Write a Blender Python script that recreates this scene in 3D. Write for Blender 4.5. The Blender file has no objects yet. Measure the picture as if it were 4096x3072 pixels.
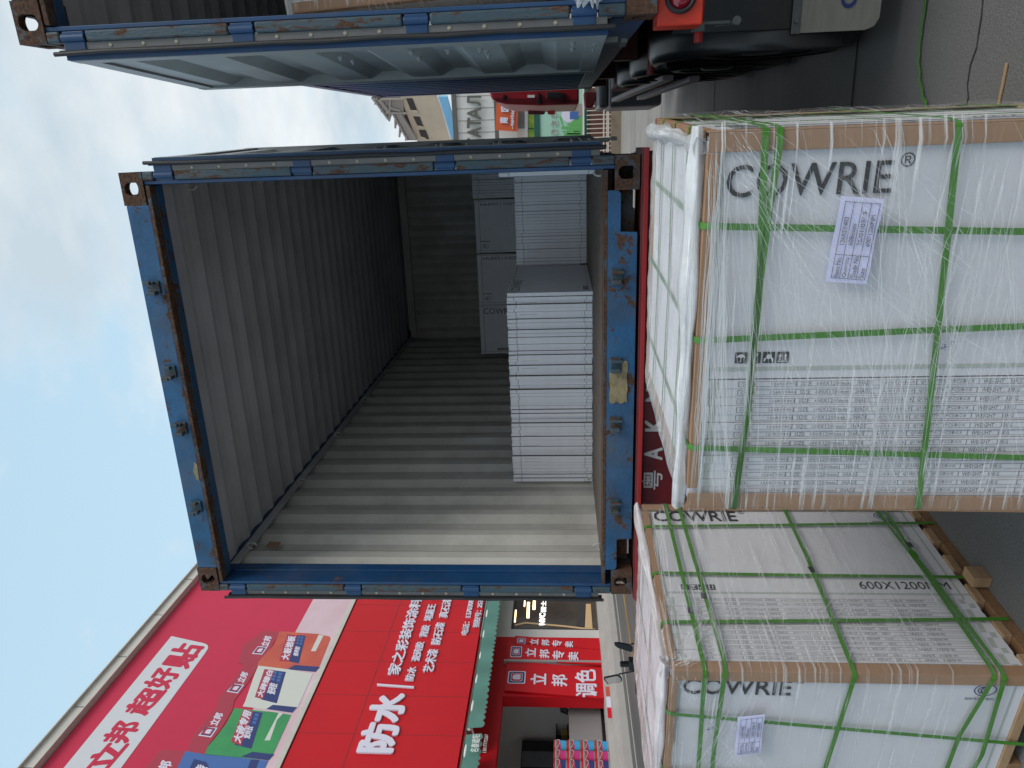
import bpy, math, random
from mathutils import Vector, Matrix
random.seed(7)
sc = bpy.context.scene
C = sc.collection
R_ = math.radians
# ------------------------------------------------------------ camera
FPX = 2846.0; PITCH = 0.0717936; ROLL = -0.0131448; YAW = 0.3179193; EYE = Vector((0, 0, 1.65))
CF = Vector((-math.sin(YAW)*math.cos(PITCH), math.cos(YAW)*math.cos(PITCH), math.sin(PITCH)))
_r = Vector((math.cos(YAW), math.sin(YAW), 0)); _u = _r.cross(CF)
CR = math.cos(ROLL)*_r + math.sin(ROLL)*_u
CU = -math.sin(ROLL)*_r + math.cos(ROLL)*_u
cam = bpy.data.objects.new('camera', bpy.data.cameras.new('camera')); C.objects.link(cam)
cam.data.sensor_width = 36; cam.data.sensor_fit = 'HORIZONTAL'; cam.data.lens = FPX/4096*36
cam.data.clip_start = .05; cam.data.clip_end = 3000
X, Y, Z = -CU, CR, -CF                       # the photograph was taken with the phone on its side
cam.matrix_world = Matrix(((X.x, Y.x, Z.x, 0), (X.y, Y.y, Z.y, 0), (X.z, Y.z, Z.z, EYE.z), (0, 0, 0, 1)))
sc.camera = cam
def at(px, py, ax, v):                       # photograph pixel -> point on the plane  axis = v
    d = CF + CR*((3072-py-1536)/FPX) - CU*((px-2048)/FPX)
    i = 'xyz'.index(ax); t = (v-EYE[i])/d[i]
    return EYE + d*t
# ------------------------------------------------------------ sky, sun, exposure
SUN_EL, SUN_AZ = R_(48), R_(120)             # azimuth measured clockwise from +Y: behind the camera, to the right
sc.view_settings.view_transform = 'Standard'; sc.view_settings.look = 'None'
sc.view_settings.exposure = 0.0; sc.view_settings.gamma = 1.0
w = bpy.data.worlds.new('World'); sc.world = w; w.use_nodes = True
nt = w.node_tree; nt.nodes.clear()
def N(t, typ, **k):
    n = t.nodes.new(typ)
    for a, b in k.items():
        if a.startswith('i_'):
            n.inputs[a[2:].replace('_', ' ')].default_value = b
        else: setattr(n, a, b)
    return n
def L(t, a, b): t.links.new(a, b)
def ramp(t, fac, pts, interp='LINEAR'):
    n = t.nodes.new('ShaderNodeValToRGB'); n.color_ramp.interpolation = interp
    e = n.color_ramp.elements
    while len(e) < len(pts): e.new(.5)
    for q, (p, c) in zip(e, pts):
        q.position = p; q.color = (c, c, c, 1) if not hasattr(c, '__len__') else tuple(c)+(1,)
    L(t, fac, n.inputs[0]); return n.outputs[0]
def mix(t, fac, a, b):
    n = t.nodes.new('ShaderNodeMix'); n.data_type = 'RGBA'
    for s, v in ((n.inputs[0], fac), (n.inputs[6], a), (n.inputs[7], b)):
        if hasattr(v, 'is_linked') or isinstance(v, bpy.types.NodeSocket): L(t, v, s)
        elif isinstance(v, (int, float)): s.default_value = v
        else: s.default_value = tuple(v)+(1,)
    return n.outputs[2]
def mth(t, op, a, b=None, clamp=False):
    n = t.nodes.new('ShaderNodeMath'); n.operation = op; n.use_clamp = clamp
    for i, v in enumerate((a, b)):
        if v is None: continue
        if isinstance(v, (int, float)): n.inputs[i].default_value = v
        else: L(t, v, n.inputs[i])
    return n.outputs[0]
sky = N(nt, 'ShaderNodeTexSky', sky_type='NISHITA', sun_disc=False, sun_elevation=SUN_EL, sun_rotation=SUN_AZ,
        air_density=1.0, dust_density=2.5, ozone_density=1.4)
tc = N(nt, 'ShaderNodeTexCoord')
sep = N(nt, 'ShaderNodeSeparateXYZ'); L(nt, tc.outputs['Generated'], sep.inputs[0])
den = mth(nt, 'ADD', mth(nt, 'MAXIMUM', sep.outputs[2], 0.0), .22)
cx = mth(nt, 'DIVIDE', sep.outputs[0], den); cy = mth(nt, 'DIVIDE', sep.outputs[1], den)
cmb = N(nt, 'ShaderNodeCombineXYZ'); L(nt, cx, cmb.inputs[0]); L(nt, cy, cmb.inputs[1])
mp = N(nt, 'ShaderNodeMapping'); mp.inputs['Location'].default_value = (3.1, 0.4, 0); mp.inputs['Rotation'].default_value = (0, 0, .5)
mp.inputs['Scale'].default_value = (1.0, 1.35, 1); L(nt, cmb.outputs[0], mp.inputs[0])
n1 = N(nt, 'ShaderNodeTexNoise', i_Scale=1.9, i_Detail=9.0, i_Roughness=.58, i_Distortion=.25); L(nt, mp.outputs[0], n1.inputs[0])
bias = mth(nt, 'MULTIPLY', mth(nt, 'ADD', cx, .42), .42)      # thicker cloud towards the right-hand side
cl = mth(nt, 'ADD', n1.outputs[0], bias)
cov = ramp(nt, cl, [(.46, 0), (.57, .6), (.72, 1)])
haze = ramp(nt, sep.outputs[2], [(.0, 1.0), (.45, .95), (.8, .85)])
n2 = N(nt, 'ShaderNodeTexNoise', i_Scale=2.3, i_Detail=8.0, i_Roughness=.55); L(nt, mp.outputs[0], n2.inputs[0])
ccol = mix(nt, ramp(nt, n2.outputs[0], [(.35, 0), (.65, 1)]), (5.9, 7.0, 7.8), (9.1, 9.5, 9.7))
hz = mix(nt, haze, sky.outputs[0], (5.6, 7.9, 9.6))
allc = mix(nt, cov, hz, ccol)
bg = N(nt, 'ShaderNodeBackground', i_Strength=.10); L(nt, allc, bg.inputs[0])
L(nt, bg.outputs[0], N(nt, 'ShaderNodeOutputWorld').inputs[0])
sl = bpy.data.lights.new('sun', 'SUN'); sl.energy = 1.8; sl.angle = R_(28); sl.color = (1, .955, .89)
so = bpy.data.objects.new('sun', sl); C.objects.link(so)
sd = Vector((math.sin(SUN_AZ)*math.cos(SUN_EL), math.cos(SUN_AZ)*math.cos(SUN_EL), math.sin(SUN_EL)))
so.rotation_euler = sd.to_track_quat('Z', 'Y').to_euler()
# ------------------------------------------------------------ materials
def mat(name, col, rough=.6, metal=0.0, spec=.5, var=0.0, vscale=6, col2=None, bump=0.0, bscale=40, rust=0.0, rscale=5,
        streak=None, alpha=None, emit=None, coat=0, coord='Object', dirt=0.0):
    m = bpy.data.materials.new(name); m.use_nodes = True; t = m.node_tree
    b = t.nodes['Principled BSDF']
    b.inputs['Roughness'].default_value = rough; b.inputs['Metallic'].default_value = metal
    b.inputs['Specular IOR Level'].default_value = spec; b.inputs['Coat Weight'].default_value = coat
    tcn = N(t, 'ShaderNodeTexCoord'); vec = tcn.outputs[coord]
    c = col; rr = None
    if streak:
        mpn = N(t, 'ShaderNodeMapping'); mpn.inputs['Scale'].default_value = streak; L(t, vec, mpn.inputs[0]); vec2 = mpn.outputs[0]
    else: vec2 = vec
    if var:
        n = N(t, 'ShaderNodeTexNoise', i_Scale=vscale, i_Detail=8.0, i_Roughness=.65); L(t, vec2, n.inputs[0])
        f = ramp(t, n.outputs[0], [(.3, 0), (.7, 1)])
        c2 = col2 or tuple(x*(1-var) for x in col)
        c = mix(t, f, col, c2)
    if dirt:
        n = N(t, 'ShaderNodeTexNoise', i_Scale=1.7, i_Detail=10.0, i_Roughness=.7); L(t, vec, n.inputs[0])
        f = mth(t, 'MULTIPLY', ramp(t, n.outputs[0], [(.45, 0), (.7, 1)]), dirt)
        c = mix(t, f, c, (.10, .085, .07))
    if rust:
        n = N(t, 'ShaderNodeTexNoise', i_Scale=rscale, i_Detail=12.0, i_Roughness=.72, i_Distortion=.4); L(t, vec2, n.inputs[0])
        p = .5+(.5-rust)*.42
        f = ramp(t, n.outputs[0], [(p, 0), (p+.035, 1)])
        n3 = N(t, 'ShaderNodeTexNoise', i_Scale=rscale*7, i_Detail=8.0); L(t, vec2, n3.inputs[0])
        rc = mix(t, ramp(t, n3.outputs[0], [(.35, 0), (.65, 1)]), (.040, .022, .015), (.12, .055, .028))
        c = mix(t, f, c, rc)
        rr = ramp(t, f, [(0, rough), (1, .9)])
    if isinstance(c, tuple): b.inputs['Base Color'].default_value = c+(1,)
    else: L(t, c, b.inputs['Base Color'])
    if rr is not None: L(t, rr, b.inputs['Roughness'])
    if bump:
        n = N(t, 'ShaderNodeTexNoise', i_Scale=bscale, i_Detail=6.0, i_Roughness=.6); L(t, vec2, n.inputs[0])
        bp = N(t, 'ShaderNodeBump', i_Strength=bump, i_Distance=.01); L(t, n.outputs[0], bp.inputs['Height']); L(t, bp.outputs[0], b.inputs['Normal'])
    if alpha is not None: b.inputs['Alpha'].default_value = alpha
    if emit: b.inputs['Emission Color'].default_value = tuple(emit[:3])+(1,); b.inputs['Emission Strength'].default_value = emit[3]
    return m
M = {}
M['blue'] = mat('blue_paint', (.016, .115, .27), .5, var=.5, vscale=5, rust=.36, rscale=6.5, bump=.25, dirt=.6)
M['blue_clean'] = mat('blue_paint_inner', (.006, .062, .18), .5, var=.4, vscale=2.5, rust=.2, rscale=5, dirt=.35)
M['blue_rusty'] = mat('worn_blue_paint', (.02, .06, .10), .55, var=.5, vscale=9, col2=(.055, .085, .09), rust=.44, rscale=9, bump=.4, dirt=.4, streak=(3, 3, .8))
M['rusty'] = mat('rusted_steel', (.075, .085, .095), .7, var=.4, vscale=10, rust=.66, rscale=9, bump=.6, bscale=60)
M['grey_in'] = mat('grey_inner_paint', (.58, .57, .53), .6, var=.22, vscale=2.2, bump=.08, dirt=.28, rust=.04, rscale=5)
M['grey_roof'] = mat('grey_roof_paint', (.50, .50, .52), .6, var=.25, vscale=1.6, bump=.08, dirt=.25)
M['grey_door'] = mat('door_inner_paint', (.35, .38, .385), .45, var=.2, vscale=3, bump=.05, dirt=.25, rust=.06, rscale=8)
M['alu'] = mat('aluminium_strip', (.17, .17, .17), .5, metal=.3, var=.2, vscale=12, dirt=.3)
M['rubber'] = mat('black_rubber', (.018, .018, .02), .55, var=.3, vscale=15, bump=.2)
M['tyre'] = mat('tyre_rubber', (.014, .014, .016), .42, var=.3, vscale=15, bump=.15)
M['rim'] = mat('dark_rim', (.12, .13, .14), .3, metal=.6)
M['floor_w'] = mat('container_floor_wood', (.17, .135, .11), .75, var=.5, vscale=5, streak=(6, .6, 1), bump=.3)
M['white'] = mat('white_carton', (.66, .655, .69), .6, var=.07, vscale=5, bump=.07, bscale=25)
M['white2'] = mat('white_carton_scuffed', (.82, .82, .87), .65, var=.10, vscale=14, bump=.15, bscale=30, dirt=.08)
M['slit'] = mat('carton_gap', (.10, .10, .105), .9)
M['tape'] = mat('grey_tape', (.42, .45, .42), .45)
M['ink'] = mat('black_ink', (.02, .02, .022), .6)
M['ink_g'] = mat('grey_ink', (.10, .10, .11), .6)
M['ink_b'] = mat('blue_ink', (.02, .03, .16), .6)
M['card'] = mat('brown_cardboard', (.34, .20, .115), .75, var=.15, vscale=7, bump=.1, bscale=20)
M['wood'] = mat('pallet_wood', (.42, .27, .15), .75, var=.35, vscale=10, streak=(1, 1, 4), bump=.3)
M['wood_d'] = mat('dark_pallet_wood', (.27, .145, .07), .75, var=.35, vscale=10, streak=(1, 8, 4), bump=.3)
M['strap'] = mat('green_strap', (.068, .245, .022), .38, var=.25, vscale=12, bump=.3, bscale=150)
M['paper'] = mat('label_paper', (.66, .66, .90), .6)
M['asphalt'] = mat('ground_concrete', (.085, .085, .086), .85, var=.35, vscale=1.1, bump=.6, bscale=90)
M['red'] = mat('red_paint', (.42, .018, .02), .45, var=.3, vscale=4, dirt=.3)
M['red_d'] = mat('dark_red_paint', (.17, .012, .018), .5, var=.5, vscale=3, dirt=.4, rust=.12, rscale=9)
M['lampred'] = mat('red_lamp_housing', (.72, .045, .02), .45, var=.25, vscale=7, rust=.16, rscale=9, dirt=.1)
M['lens'] = mat('red_lens', (.25, .005, .02), .15, coat=1)
M['black'] = mat('black_plastic', (.012, .014, .017), .45, var=.3, vscale=5)
M['fender'] = mat('fender_plastic', (.010, .014, .019), .33, var=.5, vscale=3, dirt=.25)
M['flapg'] = mat('mud_flap_rubber', (.27, .26, .22), .7, var=.3, vscale=6, streak=(1, 1, 5))
M['steel'] = mat('dull_steel', (.14, .15, .15), .45, metal=.6, var=.4, vscale=10, rust=.15, rscale=9)
M['wht_p'] = mat('white_paint', (.75, .75, .74), .55, var=.1, vscale=6)
M['teal_s'] = mat('teal_sticker', (.22, .50, .40), .5)
M['red_tape'] = mat('red_reflective_tape', (.62, .008, .02), .3)
M['wht_tape'] = mat('white_reflective_tape', (.62, .60, .58), .35, var=.25, vscale=90)
# shop
M['banner'] = mat('banner_red', (.60, .034, .085), .55, spec=.25, var=.10, vscale=.25, bump=.05, bscale=1.5)
M['banner_d'] = mat('banner_dark_red', (.40, .03, .06), .5)
M['banner_w'] = mat('banner_white', (.62, .64, .68), .5)
M['banner_p'] = mat('banner_pink_fade', (.72, .55, .62), .5, var=.3, vscale=.6, col2=(.60, .40, .44))
M['sign'] = mat('sign_red', (.58, .008, .016), .5, spec=.25, var=.12, vscale=.4)
M['seam'] = mat('sign_seam', (.25, .01, .015), .6)
M['letter'] = mat('letter_white', (.70, .68, .80), .5)
M['navy'] = mat('navy_print', (.02, .035, .16), .5)
M['blue_p'] = mat('blue_print', (.055, .14, .40), .5)
M['green_p'] = mat('green_print', (.03, .25, .09), .5, var=.3, vscale=1.2, col2=(.05, .34, .10))
M['orange_p'] = mat('orange_print', (.62, .13, .06), .5, var=.25, vscale=1.5, col2=(.48, .06, .05))
M['cream_p'] = mat('cream_print', (.62, .63, .58), .5)
M['fascia'] = mat('grey_fascia', (.62, .59, .54), .5, var=.12, vscale=1.5, dirt=.12)
M['shopwall'] = mat('shop_inner_wall', (.36, .33, .30), .7)
M['tilew'] = mat('white_wall_tile', (.60, .58, .56), .4, var=.1, vscale=1)
M['awning'] = mat('teal_awning_cloth', (.09, .24, .20), .6, var=.2, vscale=1.2, dirt=.2)
M['awn_w'] = mat('white_tube', (.72, .76, .74), .4)
M['step'] = mat('step_stone', (.48, .45, .43), .6, var=.15, vscale=2)
M['street'] = mat('street_asphalt', (.13, .145, .14), .6, var=.45, vscale=1.3, streak=(1, .25, 1), bump=.2)
M['yellow'] = mat('yellow_road_paint', (.42, .25, .05), .7, var=.3, vscale=3)
M['counter'] = mat('counter_grey', (.30, .29, .29), .5)
M['glass'] = mat('shop_glass', (.045, .04, .035), .08, spec=.8, var=.5, vscale=.8, col2=(.09, .075, .06))
M['lit'] = mat('lit_lamp', (.9, .7, .4), .5, emit=(1, .78, .42, 4))
M['lit_w'] = mat('lit_white_letters', (.9, .9, .9), .5, emit=(1, 1, 1, 1.3))
M['warm'] = mat('glowing_wood_panel', (.48, .32, .17), .5, emit=(1, .7, .4, .12))  # glows faintly: the showroom light is put into the panel itself
M['pail_w'] = mat('pail_white', (.68, .68, .68), .4)
M['pail_b'] = mat('pail_blue', (.04, .33, .62), .4)
M['pail_m'] = mat('pail_magenta', (.55, .03, .20), .4)
M['gold'] = mat('gold_print', (.45, .28, .06), .4)
# far end
M['beige'] = mat('beige_render', (.58, .50, .36), .8, var=.3, vscale=.35, col2=(.40, .35, .27), bump=.2, bscale=4)
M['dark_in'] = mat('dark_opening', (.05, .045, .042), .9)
M['roofblue'] = mat('blue_roof_sheet', (.20, .52, .78), .4, var=.2, vscale=1)
M['scaf'] = mat('scaffold_steel', (.30, .27, .24), .6)
M['boards'] = mat('scaffold_boards', (.13, .11, .10), .8, var=.3, vscale=2)
M['wpanel'] = mat('white_wall_panel', (.62, .63, .60), .55, var=.08, vscale=.7)
M['dletter'] = mat('dark_grey_letter', (.09, .09, .08), .6)
M['orange'] = mat('orange_panel', (.60, .10, .025), .5)
M['mint'] = mat('mint_poster', (.36, .60, .50), .5, var=.2, vscale=.5, col2=(.30, .55, .38))
M['green2'] = mat('poster_green', (.13, .42, .12), .5)
M['dgreen'] = mat('dark_green_frame', (.01, .09, .06), .5)
M['lime'] = mat('lime_poster', (.50, .62, .06), .5, var=.5, vscale=4, col2=(.10, .30, .04))
M['brick'] = mat('red_tile_wall', (.13, .05, .035), .5, var=.2, vscale=3)
M['railm'] = mat('fence_rail_paint', (.60, .54, .47), .5)
M['kerb'] = mat('tan_kerb', (.26, .21, .15), .8, var=.4, vscale=3)
M['cab'] = mat('cab_red', (.30, .010, .018), .4, var=.25, vscale=2, dirt=.15)
M['grey_box'] = mat('grey_toolbox', (.17, .19, .20), .45, var=.25, vscale=4, dirt=.25)
M['pinkw'] = mat('faded_guard_paint', (.55, .48, .49), .5, dirt=.2)
# ------------------------------------------------------------ mesh helpers
_tc = {}
def text_geo(s, bold=0.0, ext=False, res=3, aspect=None):
    k = (s, bold, ext, res)
    if k in _tc: return _tc[k]
    cu = bpy.data.curves.new('t', 'FONT'); cu.body = s; cu.size = 1; cu.offset = bold; cu.resolution_u = res
    cu.fill_mode = 'FRONT' if not ext else 'BOTH'
    if ext: cu.extrude = .5
    o = bpy.data.objects.new('t', cu); C.objects.link(o)
    bpy.context.view_layer.update()
    me = bpy.data.meshes.new_from_object(o.evaluated_get(bpy.context.evaluated_depsgraph_get()))
    v = [p.co.copy() for p in me.vertices]; f = [tuple(p.vertices) for p in me.polygons]
    bpy.data.objects.remove(o); bpy.data.curves.remove(cu); bpy.data.meshes.remove(me)
    x0 = min(p.x for p in v); x1 = max(p.x for p in v); y0 = min(p.y for p in v); y1 = max(p.y for p in v)
    v = [((p.x-x0)/(x1-x0), (p.y-y0)/(y1-y0), p.z+.5 if ext else 0) for p in v]
    _tc[k] = (v, f, (x1-x0, y1-y0)); return _tc[k]
V3 = lambda *a: Vector(a)
class MB:
    def __init__(s): s.v = []; s.f = []; s.m = []; s.uv = {}
    def add(s, vs, fs, m=0):
        o = len(s.v); s.v += [tuple(p) for p in vs]
        for q in fs: s.f.append(tuple(i+o for i in q)); s.m.append(m)
        return s
    def box(s, x0, x1, y0, y1, z0, z1, m=0):
        return s.ob(V3(x0, y0, z0), V3(x1-x0, 0, 0), V3(0, y1-y0, 0), V3(0, 0, z1-z0), m)
    def ob(s, o, a, b, c, m=0):
        o, a, b, c = map(Vector, (o, a, b, c))
        if a.cross(b).dot(c) < 0: o = o+c; c = -c
        p = [o, o+a, o+a+b, o+b, o+c, o+a+c, o+a+b+c, o+b+c]
        return s.add(p, [(3, 2, 1, 0), (4, 5, 6, 7), (0, 1, 5, 4), (1, 2, 6, 5), (2, 3, 7, 6), (3, 0, 4, 7)], m)
    def bar(s, p, q, w, h, up=(0, 0, 1), m=0):
        p, q = Vector(p), Vector(q); d = q-p; u = Vector(up); sd_ = d.cross(u)
        if sd_.length < 1e-6: sd_ = d.cross(Vector((1, 0, 0)))
        sd_.normalize(); u = sd_.cross(d).normalized()
        return s.ob(p-sd_*w/2-u*h/2, sd_*w, u*h, d, m)
    def ext(s, pts, n, m=0, m2=None):
        pts = [Vector(p) for p in pts]; n = Vector(n); k = len(pts)
        nn = Vector((0, 0, 0))
        for i in range(k): nn += (pts[i]-pts[0]).cross(pts[(i+1) % k]-pts[0])
        if nn.dot(n) < 0: pts = pts[::-1]
        o = len(s.v); s.v += [tuple(p) for p in pts]+[tuple(p+n) for p in pts]
        s.f.append(tuple(o+i for i in range(k))[::-1]); s.m.append(m if m2 is None else m2)
        s.f.append(tuple(o+k+i for i in range(k))); s.m.append(m)
        for i in range(k):
            j = (i+1) % k; s.f.append((o+i, o+j, o+k+j, o+k+i)); s.m.append(m if m2 is None else m2)
        return s
    def cyl(s, p, q, r, r2=None, n=16, m=0, cap=True):
        p, q = Vector(p), Vector(q); r2 = r if r2 is None else r2; d = (q-p).normalized()
        a = d.orthogonal().normalized(); b = d.cross(a); o = len(s.v)
        for c, rr in ((p, r), (q, r2)):
            for i in range(n):
                t = 2*math.pi*i/n; s.v.append(tuple(c+a*rr*math.cos(t)+b*rr*math.sin(t)))
        for i in range(n):
            j = (i+1) % n; s.f.append((o+i, o+j, o+n+j, o+n+i)); s.m.append(m)
        if cap: s.f += [tuple(o+i for i in range(n))[::-1], tuple(o+n+i for i in range(n))]; s.m += [m, m]
        return s
    def tube(s, pts, r, n=8, m=0):
        pts = [Vector(p) for p in pts]; o = len(s.v); pa = None
        for i, p in enumerate(pts):
            d = (pts[min(i+1, len(pts)-1)]-pts[max(i-1, 0)]).normalized()
            a = (pa - d*pa.dot(d)).normalized() if pa else d.orthogonal().normalized(); pa = a; b = d.cross(a)
            for k in range(n):
                t = 2*math.pi*k/n; s.v.append(tuple(p+a*r*math.cos(t)+b*r*math.sin(t)))
        for i in range(len(pts)-1):
            for k in range(n):
                j = (k+1) % n; s.f.append((o+i*n+k, o+i*n+j, o+(i+1)*n+j, o+(i+1)*n+k)); s.m.append(m)
        s.f += [tuple(o+i for i in range(n))[::-1], tuple(o+(len(pts)-1)*n+i for i in range(n))]; s.m += [m, m]
        return s
    def lathe(s, c, ax, prof, n=32, m=0):
        c = Vector(c); ax = Vector(ax).normalized(); a = ax.orthogonal().normalized(); b = ax.cross(a); o = len(s.v); k = len(prof)
        for i in range(n):
            t = 2*math.pi*i/n; e = a*math.cos(t)+b*math.sin(t)
            for r, h in prof: s.v.append(tuple(c+e*r+ax*h))
        for i in range(n):
            j = (i+1) % n
            for q in range(k-1):
                s.f.append((o+i*k+q, o+j*k+q, o+j*k+q+1, o+i*k+q+1)); s.m.append(m)
        return s
    def text(s, t, o, ex, ey, m=0, bold=0.0, depth=0.0, res=3):
        """fit the text in the box  o, o+ex (width), o+ey (height)"""
        o, ex, ey = map(Vector, (o, ex, ey)); n = ex.cross(ey).normalized()*depth
        v, f, (w_, h_) = text_geo(t, 0.0, depth > 0, res); nu = ex.cross(ey).normalized()
        offs = [(0, 0)] if bold <= 0 else [(0, 0), (-1, 0), (1, 0), (0, -1), (0, 1), (.7, .7), (-.7, .7), (.7, -.7), (-.7, -.7)]
        bx, by = bold/(w_+2*bold), bold/(h_+2*bold)      # heavier strokes: the letter laid over itself, a hair apart in depth
        for i, (a, b) in enumerate(offs):
            g = nu*(.0004*i); sc_ = (1 if depth > 0 else 0)
            s.add([o+ex*(x*(1-2*bx)+bx*(1+a))+ey*(y*(1-2*by)+by*(1+b))+n*z+g for x, y, z in v], f, m)
        return s
    def build(s, name, mats, parent=None, smooth=False, bevel=0, **tags):
        me = bpy.data.meshes.new(name); me.from_pydata(s.v, [], s.f); me.validate(clean_customdata=False)
        for k in (mats if isinstance(mats, (list, tuple)) else [mats]): me.materials.append(M[k] if isinstance(k, str) else k)
        if len(me.polygons) == len(s.m): me.polygons.foreach_set('material_index', s.m)
        if smooth: me.polygons.foreach_set('use_smooth', [True]*len(me.polygons))
        me.update()
        o = bpy.data.objects.new(name, me); C.objects.link(o)
        if parent is not None: o.parent = parent
        if bevel:
            b = o.modifiers.new('bevel', 'BEVEL'); b.width = bevel; b.segments = 2; b.limit_method = 'ANGLE'; b.angle_limit = R_(40)
        for a, b in tags.items(): o[a] = b
        return o
def tag(o, label=None, cat=None, group=None, kind=None):
    for a, b in (('label', label), ('category', cat), ('group', group), ('kind', kind)):
        if b: o[a] = b
    return o
def empty(name, loc=(0, 0, 0), rz=0, label=None, cat=None, group=None):
    o = bpy.data.objects.new(name, None); C.objects.link(o); o.location = loc; o.rotation_euler = (0, 0, rz); o.empty_display_size = .1
    return tag(o, label, cat, group)
def copy_tree(o, parent=None, top=True):
    c = o.copy(); C.objects.link(c)
    if not top: c.parent = parent
    for ch in [q for q in bpy.data.objects if q.parent == o]: copy_tree(ch, c, False)
    return c
# ------------------------------------------------------------ ground
def ground_mat():
    m = M['asphalt']; t = m.node_tree; b = t.nodes['Principled BSDF']
    tcn = N(t, 'ShaderNodeTexCoord'); v = tcn.outputs['Object']
    big = N(t, 'ShaderNodeTexNoise', i_Scale=.45, i_Detail=8.0, i_Roughness=.6); L(t, v, big.inputs[0])
    mpn = N(t, 'ShaderNodeMapping'); mpn.inputs['Scale'].default_value = (.35, 3.0, 1); mpn.inputs['Rotation'].default_value = (0, 0, -.05); L(t, v, mpn.inputs[0])
    st = N(t, 'ShaderNodeTexNoise', i_Scale=1.6, i_Detail=8.0, i_Roughness=.65); L(t, mpn.outputs[0], st.inputs[0])
    fine = N(t, 'ShaderNodeTexNoise', i_Scale=120.0, i_Detail=4.0, i_Roughness=.8); L(t, v, fine.inputs[0])
    sp = N(t, 'ShaderNodeTexVoronoi', i_Scale=60.0); L(t, v, sp.inputs[0])
    sx = N(t, 'ShaderNodeSeparateXYZ'); L(t, v, sx.inputs[0])
    far = ramp(t, mth(t, 'MULTIPLY', sx.outputs[1], 1/40), [(.10, 0), (.23, .5), (.4, 1)])     # paler further down the yard
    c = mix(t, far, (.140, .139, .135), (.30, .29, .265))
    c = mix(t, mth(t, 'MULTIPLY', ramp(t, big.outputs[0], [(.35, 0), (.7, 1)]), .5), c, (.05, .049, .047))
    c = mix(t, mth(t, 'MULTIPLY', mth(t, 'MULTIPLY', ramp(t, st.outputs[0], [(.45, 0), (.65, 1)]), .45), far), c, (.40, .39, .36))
    c = mix(t, mth(t, 'MULTIPLY', ramp(t, fine.outputs[0], [(.42, 0), (.60, 1)]), .6), c, (.20, .20, .195))
    c = mix(t, ramp(t, sp.outputs['Distance'], [(.035, 1), (.06, 0)]), c, (.30, .30, .29))
    L(t, c, b.inputs['Base Color'])
ground_mat()
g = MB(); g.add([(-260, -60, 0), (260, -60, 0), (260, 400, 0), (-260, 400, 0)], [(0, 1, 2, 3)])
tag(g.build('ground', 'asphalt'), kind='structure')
j = MB()
for yj in (4.35, 8.2, 12.4, 16.6):
    j.add([(-3, yj, .004), (9, yj+.25, .004), (9, yj+.272, .004), (-3, yj+.022, .004)], [(0, 1, 2, 3)])
j2 = MB()
pc = [at(2110*1.8517-20, 0, 'z', 0)]
cr = [(3930, 0), (3925, 60), (3912, 140), (3905, 190), (3880, 260), (3868, 340), (3872, 390), (3850, 470), (3852, 520)]
cp = [at(a, b, 'z', .004) for a, b in cr]
cp = [cp[0]+(cp[0]-cp[1])*6]+cp+[cp[-1]+(cp[-1]-cp[-2])*2]
for a, b in zip(cp, cp[1:]):
    d = (b-a).normalized(); s_ = Vector((-d.y, d.x, 0))*random.uniform(.0025, .005)
    j2.add([a-s_, b-s_, b+s_, a+s_], [(0, 1, 2, 3)])
j.v += []
tag(j.build('slab_joint', mat('joint_dark', (.03, .03, .03), .9)), kind='structure')
tag(j2.build('ground_crack', 'joint_dark' if 'joint_dark' in M else bpy.data.materials['joint_dark']), kind='structure')
# ------------------------------------------------------------ shipping containers
CW, CL, CH = 2.438, 6.058, 2.591
def hole_plate(mb, o, ex, ey, n, cx_, cy_, hw, hh, th, m=0, k=24):
    """rectangular plate o,ex,ey with a rounded hole, thickness th along -n"""
    o, ex, ey, n = map(Vector, (o, ex, ey, n)); W, H = ex.length, ey.length; ux, uy = ex.normalized(), ey.normalized()
    inn, out = [], []
    r = min(hw, hh)
    for i in range(k):
        t = 2*math.pi*(i+.5)/k; c, s_ = math.cos(t), math.sin(t)
        px = cx_+(hw-r*.85)*(1 if c > 0 else -1)+r*.85*c if hw > r else cx_+hw*c
        py = cy_+(hh-r*.85)*(1 if s_ > 0 else -1)+r*.85*s_ if hh > r else cy_+hh*s_
        inn.append((px, py))
        q = max(abs(c)/(W/2), abs(s_)/(H/2)); out.append((W/2+c/q, H/2+s_/q))
    P = lambda p, d: o+ux*p[0]+uy*p[1]-n*d
    # add the corners exactly
    vs = [P(p, 0) for p in inn]+[P(p, 0) for p in out]+[P(p, th) for p in inn]
    fs = []
    for i in range(k):
        jn = (i+1) % k
        fs.append((i, jn, k+jn, k+i)); fs.append((i, 2*k+i, 2*k+jn, jn))
    base = len(mb.v); mb.add(vs, fs, m)
    corners = [(0, 0), (W, 0), (W, H), (0, H)]
    for i in range(k):
        jn = (i+1) % k; a, b = out[i], out[jn]
        if abs(a[0]-b[0]) > 1e-4 and abs(a[1]-b[1]) > 1e-4:
            cxy = min(corners, key=lambda q: abs(q[0]-a[0])+abs(q[1]-a[1])+abs(q[0]-b[0])+abs(q[1]-b[1]))
            mb.add([P(a, 0), P(b, 0), P(cxy, 0)], [(0, 1, 2)], m)
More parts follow.
